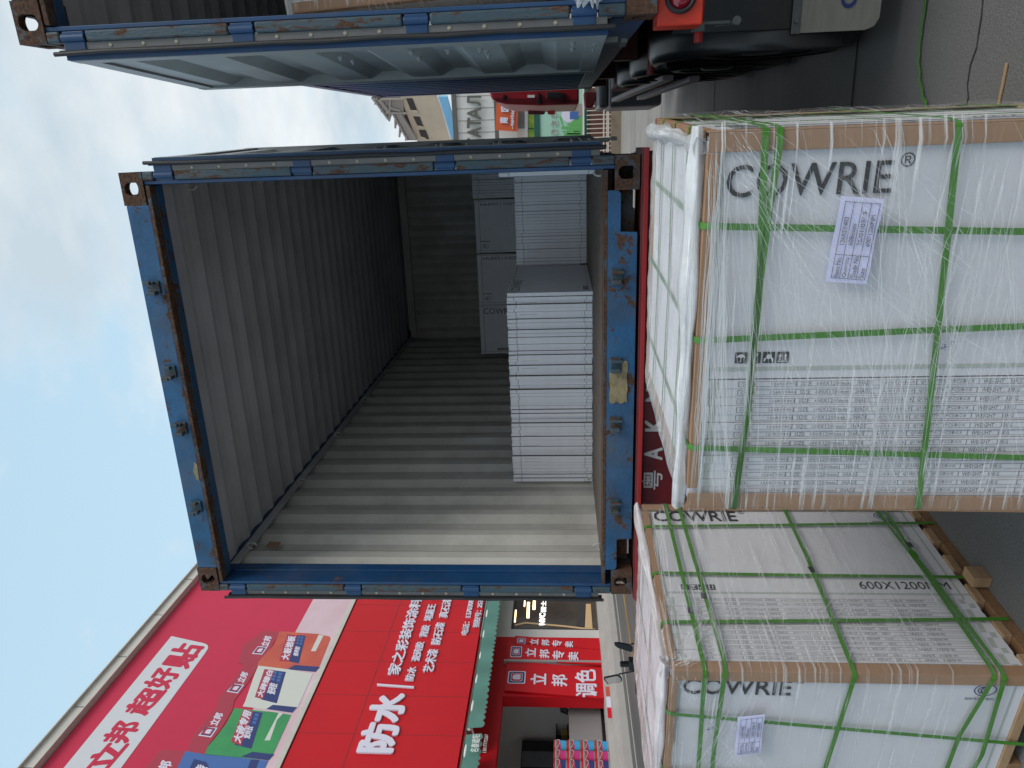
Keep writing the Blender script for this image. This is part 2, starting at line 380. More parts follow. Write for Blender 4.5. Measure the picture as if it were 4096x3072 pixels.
def casting(x0, y0, z0, sx, top, rear=1):
    """corner fitting; sx = outward x direction, rear=1: holed face looks towards -y"""
    mb = MB(); W, D, H = .162, .178, .118; t = .03
    X0 = x0
    fy = y0 if rear > 0 else y0+D; ny = -1 if rear > 0 else 1
    hole_plate(mb, (X0, fy, z0), (W, 0, 0), (0, 0, H), (0, ny, 0), W/2, H/2, .031, .042, t)
    ox = X0+(W if sx > 0 else 0)
    hole_plate(mb, (ox, y0, z0), (0, D, 0), (0, 0, H), (sx, 0, 0), D/2, H/2, .042, .028, t)
    zz = z0+(H if top else 0)
    hole_plate(mb, (X0, y0, zz), (W, 0, 0), (0, D, 0), (0, 0, 1 if top else -1), W/2, D/2, .031, .062, t)
    ix = X0+(0 if sx > 0 else W)
    mb.add([(ix, y0, z0), (ix, y0+D, z0), (ix, y0+D, z0+H), (ix, y0, z0+H)], [(0, 1, 2, 3)])
    by = y0+D if rear > 0 else y0
    mb.add([(X0, by, z0), (X0+W, by, z0), (X0+W, by, z0+H), (X0, by, z0+H)], [(0, 1, 2, 3)])
    zb = z0+(0 if top else H)
    mb.add([(X0, y0, zb), (X0+W, y0, zb), (X0+W, y0+D, zb), (X0, y0+D, zb)], [(0, 1, 2, 3)])
    return mb
def profile(Lg, p=.28, d=.036, s0=.05):
    pts = [(0, 0)]; s = s0
    while s+p < Lg-.03:
        pts += [(s, 0), (s+.068, d), (s+.068+.07, d), (s+.068*2+.07, 0)]; s += p
    pts.append((Lg, 0)); return pts
def sheet(mb, prof, f, t0, t1, m):
    o = len(mb.v)
    for s, d in prof: mb.v += [tuple(f(s, d, t0)), tuple(f(s, d, t1))]
    for i in range(len(prof)-1):
        mb.f.append((o+2*i, o+2*i+2, o+2*i+3, o+2*i+1)); mb.m.append(m)
def door(root, hx, hy, side, ang, label=None):
    """a leaf swung right round; side=+1 along the right wall, -1 along the left"""
    ex = Vector((side*math.sin(ang), math.cos(ang), 0)); en = Vector((side*math.cos(ang), -math.sin(ang), 0)); up = Vector((0, 0, 1))
    O = Vector((hx, hy, 0)); z0, z1 = .19, 2.41; Wd = 1.17; H = z1-z0
    P = lambda a, b, z: O+ex*a+en*b+up*z
    mb = MB()
    mb.ob(P(0, .012, z0), ex*Wd, en*.004, up*H, 1)             # outer skin against the container
    for a0, a1 in ((0, .07), (Wd-.07, Wd)): mb.ob(P(a0, .018, z0), ex*(a1-a0), en*.052, up*H, 1)
    for q0, q1 in ((z0, z0+.08), (z1-.08, z1)): mb.ob(P(.0702, .018, q0), ex*(Wd-.1404), en*.050, up*(q1-q0), 1)
    # ribbed inner face
    a0, a1 = .0704, Wd-.0704; f = lambda s, d, t: P(a0 if t == 0 else a1, .058-d, z0+.08+s)
    pr = [(0, 0)]; LgH = H-.16; p = LgH/5.2; s = .12
    for k in range(5):
        pr += [(s, 0), (s+.07, .036), (s+p*.42, .036), (s+p*.42+.07, 0)]; s += p
    pr.append((LgH, 0))
    pr = [(min(a, LgH), b) for a, b in pr]
    sheet(mb, pr, f, 0, 1, 1)
    for (a, z) in ((.25, .72), (.32, .70), (.42, .70), (.25, .86), (.25, 1.02), (.42, 1.02), (.3, 1.35), (.42, 1.33), (.2, .32), (.35, .32), (.2, .23), (.35, .23)):
        c = P(a, .056, z+z0-.19); mb.cyl(c, c+en*.018, .007, .006, 8, 1); mb.cyl(c, c+en*.008, .012, .012, 6, 1)
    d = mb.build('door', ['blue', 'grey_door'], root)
    if label: d['label'] = label
    b = MB(); b.ob(P(-.012, .046, z0-.005), ex*.011, en*.022, up*(H+.01)); b.build('door_edge', 'blue_clean', d)
    g_ = MB()
    g_.ob(P(-.03, .032, z0-.02), ex*.028, en*.013, up*(H+.04)); g_.tube([P(-.035, .044+.003*math.sin(z*9), z0-.03+z*(H+.07)/10) for z in range(11)], .009)
    g_.build('gasket', 'rubber', d)
    r = MB(); r.ob(P(-.022, .004, z0), ex*.020, en*.027, up*H)
    n = 16
    for k in range(n):
        c = P(-.0215, .018, z0+.06+k*(H-.12)/(n-1)); r.cyl(c, c-ex*.004, .010, .006, 10, 1)
    if 'putty' not in M: M['putty'] = mat('rivet_putty', (.36, .34, .26), .6)
    r.build('gasket_strip', ['alu', 'putty'], d)
    k = MB(); k.ob(P(.09, .06, z0-.05), ex*.05, en*.02, up*.05); k.ob(P(.11, .065, z0-.09), ex*.12, en*.016, up*.025); k.build('locking_cam', 'steel', d)
    return d
def container(loc, rz, label, keepers, inner=True, lights=True, ang_l=R_(1), ang_r=R_(1), left_door=True, right_door=True):
    root = empty('shipping_container', loc, rz, label, 'shipping container')
    for cx_, sx in ((0, -1), (CW-.162, 1)):
        for z0, tp in ((0, False), (CH-.118, True)):
            casting(cx_, 0, z0, sx, tp).build('corner_casting', 'rusty', root)
            casting(cx_, CL-.178, z0, sx, tp, -1).build('corner_casting', 'rusty', root)
    for side in (-1, 1):
        fx = (lambda a: a) if side < 0 else (lambda a: CW-a)
        mb = MB()
        def bx(a0, a1, y0, y1, z0, z1, m=0):
            x0, x1 = sorted((fx(a0), fx(a1))); mb.box(x0, x1, y0, y1, z0, z1, m)
        bx(.0445, .062, .010, .07, .1185, 2.4725); bx(.0445, .054, .0705, .13, .1185, 2.4725); bx(.0445, .067, .1305, .20, .1185, 2.4725)
        p = mb.build('corner_post', 'blue_clean', root, bevel=.003)
        # rolled outer edge with its hinge blades
        zs = [.28, .94, 1.65, 2.36]; segs = []; z = .1185
        e = MB()
        for q in zs:
            segs.append((z, q-.055)); z = q+.055
        segs.append((z, 2.4725))
        for a, b in segs:
            x0, x1 = sorted((fx(.0), fx(.043)))
            e.box(x0, x1, .0, .05, a, b)
        e.build('hinge_channel', 'blue_rusty', root, bevel=.008)
        for q in zs:
            h = MB(); x0, x1 = sorted((fx(-.030), fx(.042)))
            h.box(x0, x1, .006, .032, q-.045, q+.045); h.cyl((fx(.018), .012, q-.05), (fx(.018), .012, q+.05), .018, n=14)
            h.build('hinge', 'blue_clean', root, bevel=.003)
    h = MB(); h.box(.1625, CW-.1625, 0.0, .055, 2.462, 2.583); h.box(.0665, .1730, .0555, .12, 2.441, 2.4725); h.box(CW-.1730, CW-.0665, .0555, .12, 2.441, 2.4725); h.box(.173, CW-.173, .0555, .12, 2.441, 2.575)
    h.box(.173, CW-.173, .1205, .20, 2.492, 2.56)
    hd = h.build('header', 'blue', root, bevel=.004)
    l = MB(); l.box(.0665, CW-.0665, -.004, .0545, 2.440, 2.4615); l.build('header_lip', 'rusty', root, bevel=.004)
    for i, kx in enumerate(keepers):
        k = MB(); s_ = 1 if i % 2 else -1
        k.box(kx-.035, kx+.035, -.014, -.0005, 2.482, 2.548); k.box(kx-.035, kx-.015, -.05, -.0145, 2.492, 2.540); k.box(kx+.018, kx+.035, -.038, -.0145, 2.500, 2.536)
        k.box(kx+s_*.03-.010, kx+s_*.03+.010, -.055, -.0385, 2.51, 2.548)
        k.build('locking_keeper', 'blue_rusty', root, bevel=.003)
        k = MB()
        k.box(kx-.04, kx+.04, -.012, -.0005, .075, .135); k.box(kx-.035, kx-.012, -.045, -.0125, .082, .128); k.box(kx+.015, kx+.033, -.035, -.0125, .085, .125)
        k.cyl((kx+.024, -.03, .07), (kx+.024, -.03, .13), .009, n=8)
        k.build('locking_keeper', 'blue_rusty', root, bevel=.003)
    s = MB()
    pts = [(.1625, .1), (.1625, .152), (CW-.1625, .152), (CW-.1625, .1), (CW-.178, .088), (CW-.36, .088), (CW-.365, .006), (.365, .006), (.36, .088), (.178, .088)]
    s.ext([(a, .0, b) for a, b in pts], (0, .012, 0)); s.box(.366, CW-.366, .0125, .05, .006, .03)
    s.build('door_sill', 'blue', root, bevel=.002)
    s = MB(); s.box(.0665, CW-.0665, -.001, .16, .1525, .164); s.box(.068, CW-.068, .0, .16, .1645, .169)
    s.box(.17, CW-.17, .11, .16, .02, .152); s.build('sill_plate', 'rusty', root, bevel=.002)
    f = MB(); f.box(.06, CW-.06, .1605, CL-.06, .13, .165); f.build('floor', 'floor_w', root)
    for side in (-1, 1):
        fx = (lambda a: a) if side < 0 else (lambda a: CW-a)
        mb = MB(); x0, x1 = sorted((fx(.0), fx(.011))); mb.box(x0, x1, CL-.17, CL-.0, .1185, 2.4725); mb.build('corner_post', 'blue_clean', root)
        mb = MB(); pr = profile(CL-.18-.045); 
        sheet(mb, pr, lambda s_, d, t: V3(fx(.012+d), .18+s_, t), .16, 2.49, 0)
        sheet(mb, pr, lambda s_, d, t: V3(fx(.0165+d), .18+s_, t), .16, 2.49, 1)
        mb.build('side_wall', ['blue_clean', 'grey_in'], root)
        mb = MB(); x0, x1 = sorted((fx(.004), fx(.062))); mb.box(x0, x1, .1785, CL-.1785, 2.48, 2.575, 0)
        x0, x1 = sorted((fx(.062), fx(.066))); mb.box(x0, x1, .2, CL-.1785, 2.43, 2.489, 1)
        mb.build('top_rail', ['blue_clean', 'grey_roof'], root, bevel=.003)
        mb = MB(); x0, x1 = sorted((fx(.006), fx(.058))); mb.box(x0, x1, .1785, CL-.1785, .02, .16, 0); mb.build('bottom_rail', 'blue_clean', root, bevel=.003)
        if inner:
            for k in range(6):
                y = .38+k*.95
                for zz, sg in ((2.41, 1), (.185, -1)):
                    c = V3(fx(.085), y, zz)
                    rg = MB(); rg.tube([c+V3((side*-1)*.022*math.sin(a), 0, -sg*.03*math.cos(a)+sg*.01)+V3(0, .028*math.cos(a*1)*0, 0)+V3(0, .02*math.sin(a*2)*0, 0) for a in [i*math.pi*1.5/10 for i in range(11)]], .0055, 6)
                    rg.build('lashing_ring', 'grey_in', root, smooth=True)
    mb = MB(); pr = profile(CL-.2, .209, .02, .12)
    pr = [(a, b) for a, b in pr]
    sheet(mb, pr, lambda s_, d, t: V3(t, .2+s_, 2.502-.0+d*.9), .064, CW-.064, 1)
    sheet(mb, pr, lambda s_, d, t: V3(t, .2+s_, 2.560+d*.9), .02, CW-.02, 0)
    mb.build('roof', ['blue_clean', 'grey_roof'], root)
    mb = MB(); pr = profile(CW-.02, .25, .045, .10)
    sheet(mb, pr, lambda s_, d, t: V3(.01+s_, CL-.06-d, t), .16, 2.49, 1)
    sheet(mb, pr, lambda s_, d, t: V3(.01+s_, CL-.05-d, t), .16, 2.56, 0)
    mb.box(.0625, CW-.0625, CL-.17, CL-.112, 2.40, 2.4895, 1); mb.box(.064, CW-.064, CL-.0485, CL-.002, .02, .159, 0)
    mb.build('end_wall', ['blue_clean', 'grey_in'], root)
    if left_door: door(root, .003, .035, -1, ang_l)
    if right_door: door(root, CW-.003, .035, 1, ang_r)
    return root
C1 = (-2.476, 3.583, 1.27)
cont1 = container(C1, 0, 'open blue container seen straight into, half loaded with white tile cartons', [.575, 1.065, 1.395, 1.857], ang_l=R_(-1.0), ang_r=R_(2.3))
cont2 = container((.482, 3.08, 1.27), R_(-1.7), 'blue container at the right edge with its grey-lined door folded back along the side', [.575, 1.065, 1.395, 1.857], inner=False, ang_l=R_(3.0), ang_r=R_(1))
# adhesive tape pieces left on the door frame
def scrap(pts, m, name, parent, n):
    mb = MB(); mb.ext(pts, n); return mb.build(name, m, parent)
M['masking'] = mat('old_brown_tape', (.34, .27, .14), .3, var=.5, vscale=14, bump=.6, bscale=30)
mb = MB(); ox = -1.29-C1[0]
vs, fs = [], []
for i in range(7):
    for k2 in range(9):
        vs.append((ox-.0+i*.038+.006*math.sin(k2*1.7), -.004-.004*abs(math.sin(i*1.3+k2*.6)), .045+k2*.0115+.003*math.sin(i*2.1)))
for i in range(6):
    for k2 in range(8): a = i*9+k2; fs.append((a, a+9, a+10, a+1))
mb.add(vs, fs); mb.build('tape_scrap', 'masking', cont1, smooth=True)
mb = MB(); mb.ext([(.74, -.003, 2.47), (.84, -.003, 2.466), (.86, -.003, 2.478), (.80, -.003, 2.495), (.745, -.003, 2.488)], (0, .002, 0)); mb.build('sticker_scrap', 'masking', cont1)
mb = MB(); mb.ext([(.060, .40, 2.26), (.060, .465, 2.262), (.060, .47, 2.34), (.060, .40, 2.345)], (.002, 0, 0)); mb.build('tape_scrap', 'card', cont1)
# ------------------------------------------------------------ cartons loaded in the first container
TH = .0258
def carton_mesh(seed):
    """lies on its long edge: x thickness, y 1.2 long, z .6 high; rear end faces -y"""
    rnd = random.Random(seed); mb = MB(); mb.box(0, TH-.0016, 0, 1.2, 0, .6, 0)
    a = .035+rnd.uniform(0, .022); b = .60-.05-rnd.uniform(0, .02); e = .0006
    for z in (a, b): mb.box(-.0002, TH-.0014, -e, .0, z, z+.006, 1)
    mb.box(-.0002, TH-.0014, -.0012, -.0006, .002, .598, 2) if False else None
    # little crushed flaps at the bottom and top corners
    for z0, z1 in ((0, a), (b+.006, .6)):
        q = rnd.uniform(.001, .006); mb.box(.0012+rnd.uniform(0, .004), TH-.003-rnd.uniform(0, .005), -q, -.0002, z0-(rnd.uniform(-.002, .003) if z0 > .1 else 0)+.002, z1+(rnd.uniform(-.003, .006) if z1 > .5 else 0)-.001, 0)
    if rnd.random() < .5: z = rnd.uniform(.15, .45); mb.box(TH*.2, TH*.2+.0015, -e, 0, z, z+rnd.uniform(.03, .15), 2)
    mb.box(TH-.0016, TH, .004, 1.19, .003, .597, 2)
    return mb
protos = []
def loose(k, loc, rz, label, group, tilt=0):
    s = protos[k]; o = s if not s.get('used') else s.copy()
    if o is not s: C.objects.link(o)
    s['used'] = 1
    o.location = loc; o.rotation_euler = (0, tilt, rz); tag(o, label, 'carton', group); return o
for k in range(7):
    protos.append(carton_mesh(k).build('tile_carton', ['white2', 'tape', 'slit'], bevel=.0012))
FZ = C1[2]+.1655
n1_ = 55; x = -2.405
for i in range(n1_):
    dz = 0; o = loose(random.randrange(7), (x, 4.93+random.uniform(-.016, .016), FZ+random.uniform(0, .004)), random.uniform(-.0015, .0015), 'white tile carton standing on edge in the long nearer row on the container floor', 'cartons of the nearer row')
    x += TH+random.uniform(.0, .0012)
X1END = x
x = X1END+.01
while x < -.215:
    loose(random.randrange(7), (x, 6.16+random.uniform(-.012, .012), FZ), 0, 'white tile carton standing on edge in the further row by the right container wall', 'cartons of the further row')
    x += TH+random.uniform(0, .001)
# the printed broad side of the last carton of the near row
def icons(mb, o, ex, ey, m_ink, m_w, lift):
    """four handling marks in a row along ex, each a square ey tall"""
    o, ex, ey = map(Vector, (o, ex, ey)); n = ex.cross(ey).normalized(); s = ey.length; ux = ex.normalized(); uy = ey.normalized()
    P = lambda a, b, h=0: o+ux*a*s+uy*b*s+n*h
    for k in range(4):
        a = k*1.16; mb.ext([P(a, 0), P(a+1, 0), P(a+1, 1), P(a, 1)], n*lift, m_ink)
        def pl(pts): mb.ext([P(a+x_, y_, lift) for x_, y_ in pts], n*lift*.6, m_w)
        if k == 0:
            pl([(.12, .5), (.2, .68), (.35, .8), (.5, .84), (.65, .8), (.8, .68), (.88, .5), (.7, .57), (.5, .5), (.3, .57)]); pl([(.47, .18), (.53, .18), (.53, .5), (.47, .5)]); pl([(.38, .12), (.53, .12), (.53, .18), (.38, .18)])
        elif k == 1:
            pl([(.2, .86), (.8, .86), (.55, .45), (.45, .45)]); pl([(.46, .2), (.54, .2), (.54, .46), (.46, .46)]); pl([(.3, .12), (.7, .12), (.7, .2), (.3, .2)])
        elif k == 2:
            pl([(.3, .45), (.5, .35), (.7, .45), (.7, .7), (.5, .82), (.3, .7)]); pl([(.1, .15), (.18, .12), (.3, .4), (.24, .5), (.1, .4)]); pl([(.9, .15), (.82, .12), (.7, .4), (.76, .5), (.9, .4)])
        else:
            for q in (.28, .72): pl([(q-.05, .24), (q+.05, .24), (q+.05, .6), (q+.14, .6), (q, .84), (q-.14, .6), (q-.05, .6)])
            pl([(.1, .12), (.9, .12), (.9, .19), (.1, .19)])
def ring(mb, c, ax, ay, r0, r1, n, lift, m, a0=0, a1=2*math.pi):
    c, ax, ay = map(Vector, (c, ax, ay)); nn = ax.cross(ay).normalized()*lift
    for i in range(n):
        t0 = a0+(a1-a0)*i/n; t1 = a0+(a1-a0)*(i+1)/n
        e0 = ax*math.cos(t0)+ay*math.sin(t0); e1 = ax*math.cos(t1)+ay*math.sin(t1)
        mb.add([c+e0*r0+nn, c+e0*r1+nn, c+e1*r1+nn, c+e1*r0+nn], [(0, 1, 2, 3)], m)
def ccc(mb, c, ax, ay, r, lift, m):
    """oval ringed mark with three nested C strokes"""
    c, ax, ay = map(Vector, (c, ax, ay))
    ring(mb, c, ax*1.35, ay, r*.90, r, 28, lift, m)
    for k in range(3): ring(mb, c+ax*r*(.35-.36*k), ax, ay, r*.42, r*.55, 10, lift, m, R_(75), R_(285))
pr_ = MB(); px_ = X1END+.0008; U = Vector((0, 0, 1)); 
pr_.text('COWRIE', (px_, 4.98, FZ+.515), (0, .46, 0), (0, 0, .065), 0, .0); pr_.text('®', (px_, 5.46, FZ+.555), (0, .03, 0), (0, 0, .03), 0)
icons(pr_, (px_, 5.0, FZ+.03), (0, 1, 0), (0, 0, .032), 0, 1, .0005)
pr_.box(X1END, px_-.0001, 4.93, 6.13, FZ+.485+.1, FZ+.492+.1, 2); pr_.box(X1END, px_-.0001, 4.93, 6.13, FZ+.02, FZ+.026, 2)
lc = MB(); lc.box(X1END-TH, X1END, 4.93, 6.13, FZ, FZ+.6, 0)
last = [o for o in bpy.data.objects if o.name.startswith('tile_carton') and abs(o.location.x-(X1END-TH)) < TH*.6 and abs(o.location.y-4.93) < .1]
lc.build('tile_carton', ['white2'], bevel=.0012)
lcarton = bpy.data.objects[-1] if False else [o for o in C.objects][-1]
for o in last: bpy.data.objects.remove(o)
tag(lcarton, 'last white carton of the nearer row, its printed broad side facing the gap', 'carton')
pr_.build('printing', ['ink', 'white2', 'tape'], lcarton)
# three loose cartons leaning by the right-hand door post
for k in range(2):
    o = loose(k, (-.128-.028*k, 4.62+.012*k, FZ), 0, ['carton by the right door post, nearest the container wall', 'carton by the right door post, second from the container wall'][k], None)
# standing cartons deeper inside
def standing(x0, name_txt, flip, cc, lab):
    mb = MB(); y0 = 8.3+random.uniform(-.02, .02); mb.box(x0, x0+.596, y0, y0+.026, FZ, FZ+1.2, 0)
    p = MB(); e = .0006
    def rd(txt, u0, z0, ln, h, up=1):   # reading downwards (up=1: letter tops to the right)
        p.text(txt, (x0+u0, y0-e, z0), (0, 0, -ln), (h, 0, 0), 0) if up > 0 else p.text(txt, (x0+u0, y0-e, z0-ln), (0, 0, ln), (-h, 0, 0), 0)
    zt = FZ+1.2
    if name_txt == 'COWRIE':
        rd('COWRIE', .49, zt-.05, .37, .072); 
        for q in range(1): icons(p, (x0+.04, y0-e, zt-.20), (0, 0, -1), (.03, 0, 0), 0, 1, .0005)
    else: rd(name_txt, .565, zt-.07, .40, .035, -1)
    if cc: ccc(p, (x0+.075, y0-.001, zt-.11), (0, 0, -1), (1, 0, 0), .028, 0, 0); p.box(x0+.125, x0+.133, y0-e, y0, zt-.16, zt-.05, 0)
    for q in (.03,): p.box(x0, x0+.596, y0-e*.6, y0, zt-.055, zt-.047, 2)
    for q in (.0, .56): p.box(x0+q+.02, x0+q+.026, y0-e*.6, y0, FZ, zt, 2)
    o = mb.build('tile_carton', 'white2', bevel=.0012); tag(o, lab, 'carton'); p.build('printing', ['ink_g', 'white2', 'tape'], o)
standing(-2.335, 'COWRIE', 1, False, 'standing carton with dark lettering against the left wall, deep inside the container')
standing(-1.735, '600X1200MM', -1, True, 'middle one of the three tall cartons standing across the back of the load')
standing(-1.12, '600X1200MM', -1, True, 'rightmost of the three tall cartons standing across the back of the load')
# narrow edges of more standing cartons beside them
for k in range(13):
    mb = MB(); x0 = -.50+k*.0285; y0 = 8.2+random.uniform(-.02, .02)
    mb.box(x0, x0+.0262, y0, y0+.6, FZ, FZ+1.2, 0)
    for z in (.05+random.uniform(0, .03), 1.12+random.uniform(0, .03)): mb.box(x0+.0002, x0+.0260, y0-.0005, y0, FZ+z, FZ+z+.006, 1)
    mb.box(x0+.0262, x0+.0274, y0+.004, y0+.59, FZ, FZ+1.197, 2)
    tag(mb.build('tile_carton', ['white2', 'tape', 'slit'], bevel=.001), 'tall carton seen edge-on in the dark far corner right of the three printed ones', 'carton', 'edge-on cartons in the far corner')
# ------------------------------------------------------------ trailers
def wheel(parent, c, ax, r=.51, w=.27):
    c = Vector(c); ax = Vector(ax)
    t = MB(); prof = [(.27, 0), (.33, .0), (.43, .008), (.475, .02), (r-.012, .045), (r, .07), (r, w-.07), (r-.012, w-.045), (.475, w-.02), (.43, w-.008), (.33, w), (.27, w)]
    t.lathe(c, ax, [(a, b) for a, b in prof], 56)
    for q in (.35, .385, .405): t.lathe(c, ax, [(q-.004, .004+.01*(q-.35)*0-.0), (q, -.004), (q+.004, .004)], 56)
    for k in range(3): t.lathe(c, ax, [(r+.001, .085+k*.045), (r+.001, .092+k*.045)], 56)
    wh = t.build('tyre', 'tyre', parent, smooth=True)
    q = MB(); q.lathe(c, ax, [(.285, .012), (.275, .03), (.262, .05), (.20, .10), (.15, .11), (.12, .11), (.12, .02), (.10, .0), (.0, .0)], 40); q.lathe(c, ax, [(.278, .012), (.292, .004), (.296, .014)], 40)
    q.build('wheel_rim', 'rim', parent, smooth=True)
    b = MB()
    for k in range(10):
        a = 2*math.pi*k/10; e = ax.orthogonal().normalized(); f_ = ax.cross(e); p = c+(e*math.cos(a)+f_*math.sin(a))*.165
        b.cyl(p+ax*.10, p+ax*.07, .015, n=6)
    b.build('wheel_nuts', 'steel', parent)
# trailer under the second container
tr2 = empty('container_trailer', (.482, 3.08, 0), R_(-1.7), 'skeletal trailer with black mudguards and three axles carrying the right-hand container', 'trailer')
mb = MB()
for x0 in (.55, 1.75): mb.box(x0, x0+.14, .3, 7.0, .92, 1.24)
for y0 in (.12, 2.4, 4.5, 6.0): mb.box(.02, 2.42, y0, y0+.12, 1.10, 1.262)
mb.build('chassis', 'red_d', tr2, bevel=.005)
mb = MB()
for y0 in (1.4, 2.62, 3.84): mb.cyl((.2, y0, .51), (2.2, y0, .51), .07)
mb.build('axle', 'black', tr2)
for y0 in (1.40, 2.62, 3.84):
    wg = empty('wheel', (0, 0, 0)); wg.parent = tr2; wheel(wg, (-.055, y0, .51), (1, 0, 0))
    wg = empty('wheel', (0, 0, 0)); wg.parent = tr2; wheel(wg, (2.42, y0, .51), (-1, 0, 0))
for yc in (1.40, 2.62, 3.84):
    mb = MB(); n = 20; prof = []
    for i in range(n+1):
        t = R_(-12)+(R_(205)-R_(-12))*i/n; prof.append((yc-.62*math.cos(t)*1.0, .52+.61*math.sin(t)))
    if yc < 2: prof = [(yc-.62, .30), (yc-.62, .5)]+[p for p in prof if p[1] > .52 and p[0] < yc+.3]
    else: prof = [p for p in prof if p[1] > .85]
    o = len(mb.v)
    for y_, z_ in prof:
        for x_ in (-.088, -.078, -.045, .48): mb.v.append((x_, y_, z_-(.045 if x_ < -.08 else .014 if x_ < -.05 else 0)))
    for i in range(len(prof)-1):
        for q in range(3): mb.f.append((o+4*i+q, o+4*i+4+q, o+4*i+5+q, o+4*i+1+q)); mb.m.append(0)
    f_ = mb.build('mudguard', 'fender', tr2, smooth=True); md = f_.modifiers.new('s', 'SOLIDIFY'); md.thickness = .006
fb = MB(); fb.box(.0, .52, .765, .775, .50, 1.1); fb.build('mudguard_panel', 'fender', tr2, bevel=.003)
fl = MB(); P = [(-.02, .53), (-.02, .20), (-.005, .16), (.03, .14), (.47, .14), (.5, .16), (.5, .53)]
fl.ext([(a, .752, b) for a, b in P], (0, .008, 0)); flo = fl.build('mud_flap', 'flapg', tr2)
fl = MB(); fl.box(-.025, .5, .742, .7518, .505, .545); fl.cyl((.03, .742, .525), (.03, .73, .525), .012, n=8); fl.build('flap_clamp', 'steel', flo, bevel=.002)
fl = MB(); ql = at(3420, 72, 'y', 3.83); fl.text('CIMC', (ql.x-.482+.02, .7505, ql.z), (.27, 0, 0), (0, 0, .075), 0, .03, .001); fl.build('flap_lettering', 'navy', flo)
lb = MB(); lb.box(-.04, .62, .06, .20, 1.085, 1.262); lb.build('lamp_beam', 'lampred', tr2, bevel=.006)
for xx in (.06, .30): 
    lb = MB(); lb.lathe((xx, .058, 1.175), (0, -1, 0), [(.060, -.0), (.060, .012), (.045, .016), (.043, .004)], 28); lb.build('lamp_ring', 'rubber', tr2, smooth=True)
    lb = MB(); lb.lathe((xx, .058, 1.175), (0, -1, 0), [(.043, .002), (.036, .014), (.02, .02), (.0, .022)], 28); lb.build('tail_lamp', 'lens', tr2, smooth=True)
mb = MB(); mb.ob((-.05, .20, 1.10), (.0, .02, 0), (.03, 0, 0), (0, 0, -.05), 0); mb.box(-.025, -.012, .21, .235, .92, 1.12); mb.box(-.03, -.008, .24, .26, .90, 1.0)
mb.cyl((-.02, .20, .93), (-.02, .16, .93), .018, n=10); mb.build('mudguard_bracket', 'steel', tr2, bevel=.002)
mb = MB(); mb.cyl((-.085, .27, 1.062), (.4, .27, 1.062), .019, n=14); mb.build('guard_pipe', 'red', tr2); mb = MB(); mb.cyl((-.10, 2.0, 1.05), (.4, 2.0, 1.05), .017, n=12); mb.build('guard_pipe', 'red', tr2); mb = MB(); mb.cyl((-.10, 2.12, 1.05), (.4, 2.12, 1.05), .017, n=12); mb.build('guard_pipe', 'red', tr2)
# landing gear, boxes and side guard further forward
mb = MB(); mb.box(-.02, .55, 5.75, 7.6, .35, 1.02); mb.build('tool_box', 'grey_box', tr2, bevel=.02)
bpy.context.view_layer.update(); inv2 = tr2.matrix_world.inverted()
for (pa, pb) in (((2463, 399), (2617, 334)), ((2564, 391), (2723, 334))):
    mb = MB(); A_, B_ = inv2 @ at(*pa, 'x', .5), inv2 @ at(*pb, 'x', .5); A_ = A_+(A_-B_)*.02; B_ = B_+(B_-A_)*.25; mb.bar(A_, B_, .04, .085); mb.build('side_guard', 'pinkw', tr2, bevel=.004)
mb = MB(); mb.bar((-.05, 4.7, 1.0), (-.05, 5.6, .6), .03, .04); mb.bar((-.05, 5.5, 1.06), (-.05, 4.9, .5), .03, .04); mb.bar((-.02, 4.4, 1.06), (-.02, 6.0, 1.02), .03, .03); mb.bar((-.02, 4.4, .5), (-.02, 5.6, .5), .03, .03); mb.build('guard_brace', 'red_d', tr2)
# goods in the second container
# trailer under the first container
tr1 = empty('container_trailer', (-2.476, 3.583, 0), 0, 'dark red trailer with stencilled plate number on its rear board, under the open container', 'trailer')
mb = MB(); mb.box(.0, CW, .035, .055, .86, 1.235); mb.box(-.03, CW+.03, .0, .30, 1.238, 1.262); mb.box(-.03, CW+.03, -.018, .0, 1.228, 1.256); mb.build('rear_board', 'red_d', tr1, bevel=.003)
mb = MB(); mb.box(-.03, CW+.03, -.024, -.0185, 1.230, 1.252); mb.build('rear_flange', 'red', tr1, bevel=.002)
M['stencil'] = mat('stencil_white', (.60, .57, .56), .7, var=.2, vscale=30)
def plate(txt, xc, w_, bold=.03):
    bold = .008 if txt == '粤' else bold
    pt = MB(); pt.text(txt, (xc-w_/2, .0345, 1.213-.10 if txt != '粤' else 1.222-.112), (w_, 0, 0), (0, 0, .10 if txt != '粤' else .112), 0, bold, .0012); pt.build('stencilled_character', 'stencil', tr1)
for ch, yp in (('粤', 1920), ('A', 1815), ('K', 1700), ('N', 1580), ('0', 1490), ('H', 1393)):
    X_ = at(2590, yp, 'y', 3.617).x+2.476; plate(ch, X_, .115 if ch == '粤' else .075)
def strip(p0, p1, m, name):
    xa = at(2590, p0, 'y', 3.617).x+2.476; xb = at(2590, p1, 'y', 3.617).x+2.476
    q = MB(); q.box(min(xa, xb), max(xa, xb), .0335, .0345, 1.155, 1.212); return q.build(name, m, tr1)
wt = strip(737, 862, 'wht_tape', 'reflective_tape'); strip(863, 975, 'red_tape', 'reflective_tape'); st = strip(977, 1030, 'teal_s', 'sticker')
q = MB(); ccc(q, (at(2590, 836, 'y', 3.617).x+2.476, .0332, 1.150), (1, 0, 0), (0, 0, 1), .016, .0003, 0); q.build('tape_mark', 'red_tape', tr1)
q = MB(); xa = at(2590, 1028, 'y', 3.617).x+2.476; q.text('左转', (xa+.005, .0333, 1.135), (.07, 0, 0), (0, 0, .035), 0, .01); q.build('sticker_lettering', 'ink', tr1)
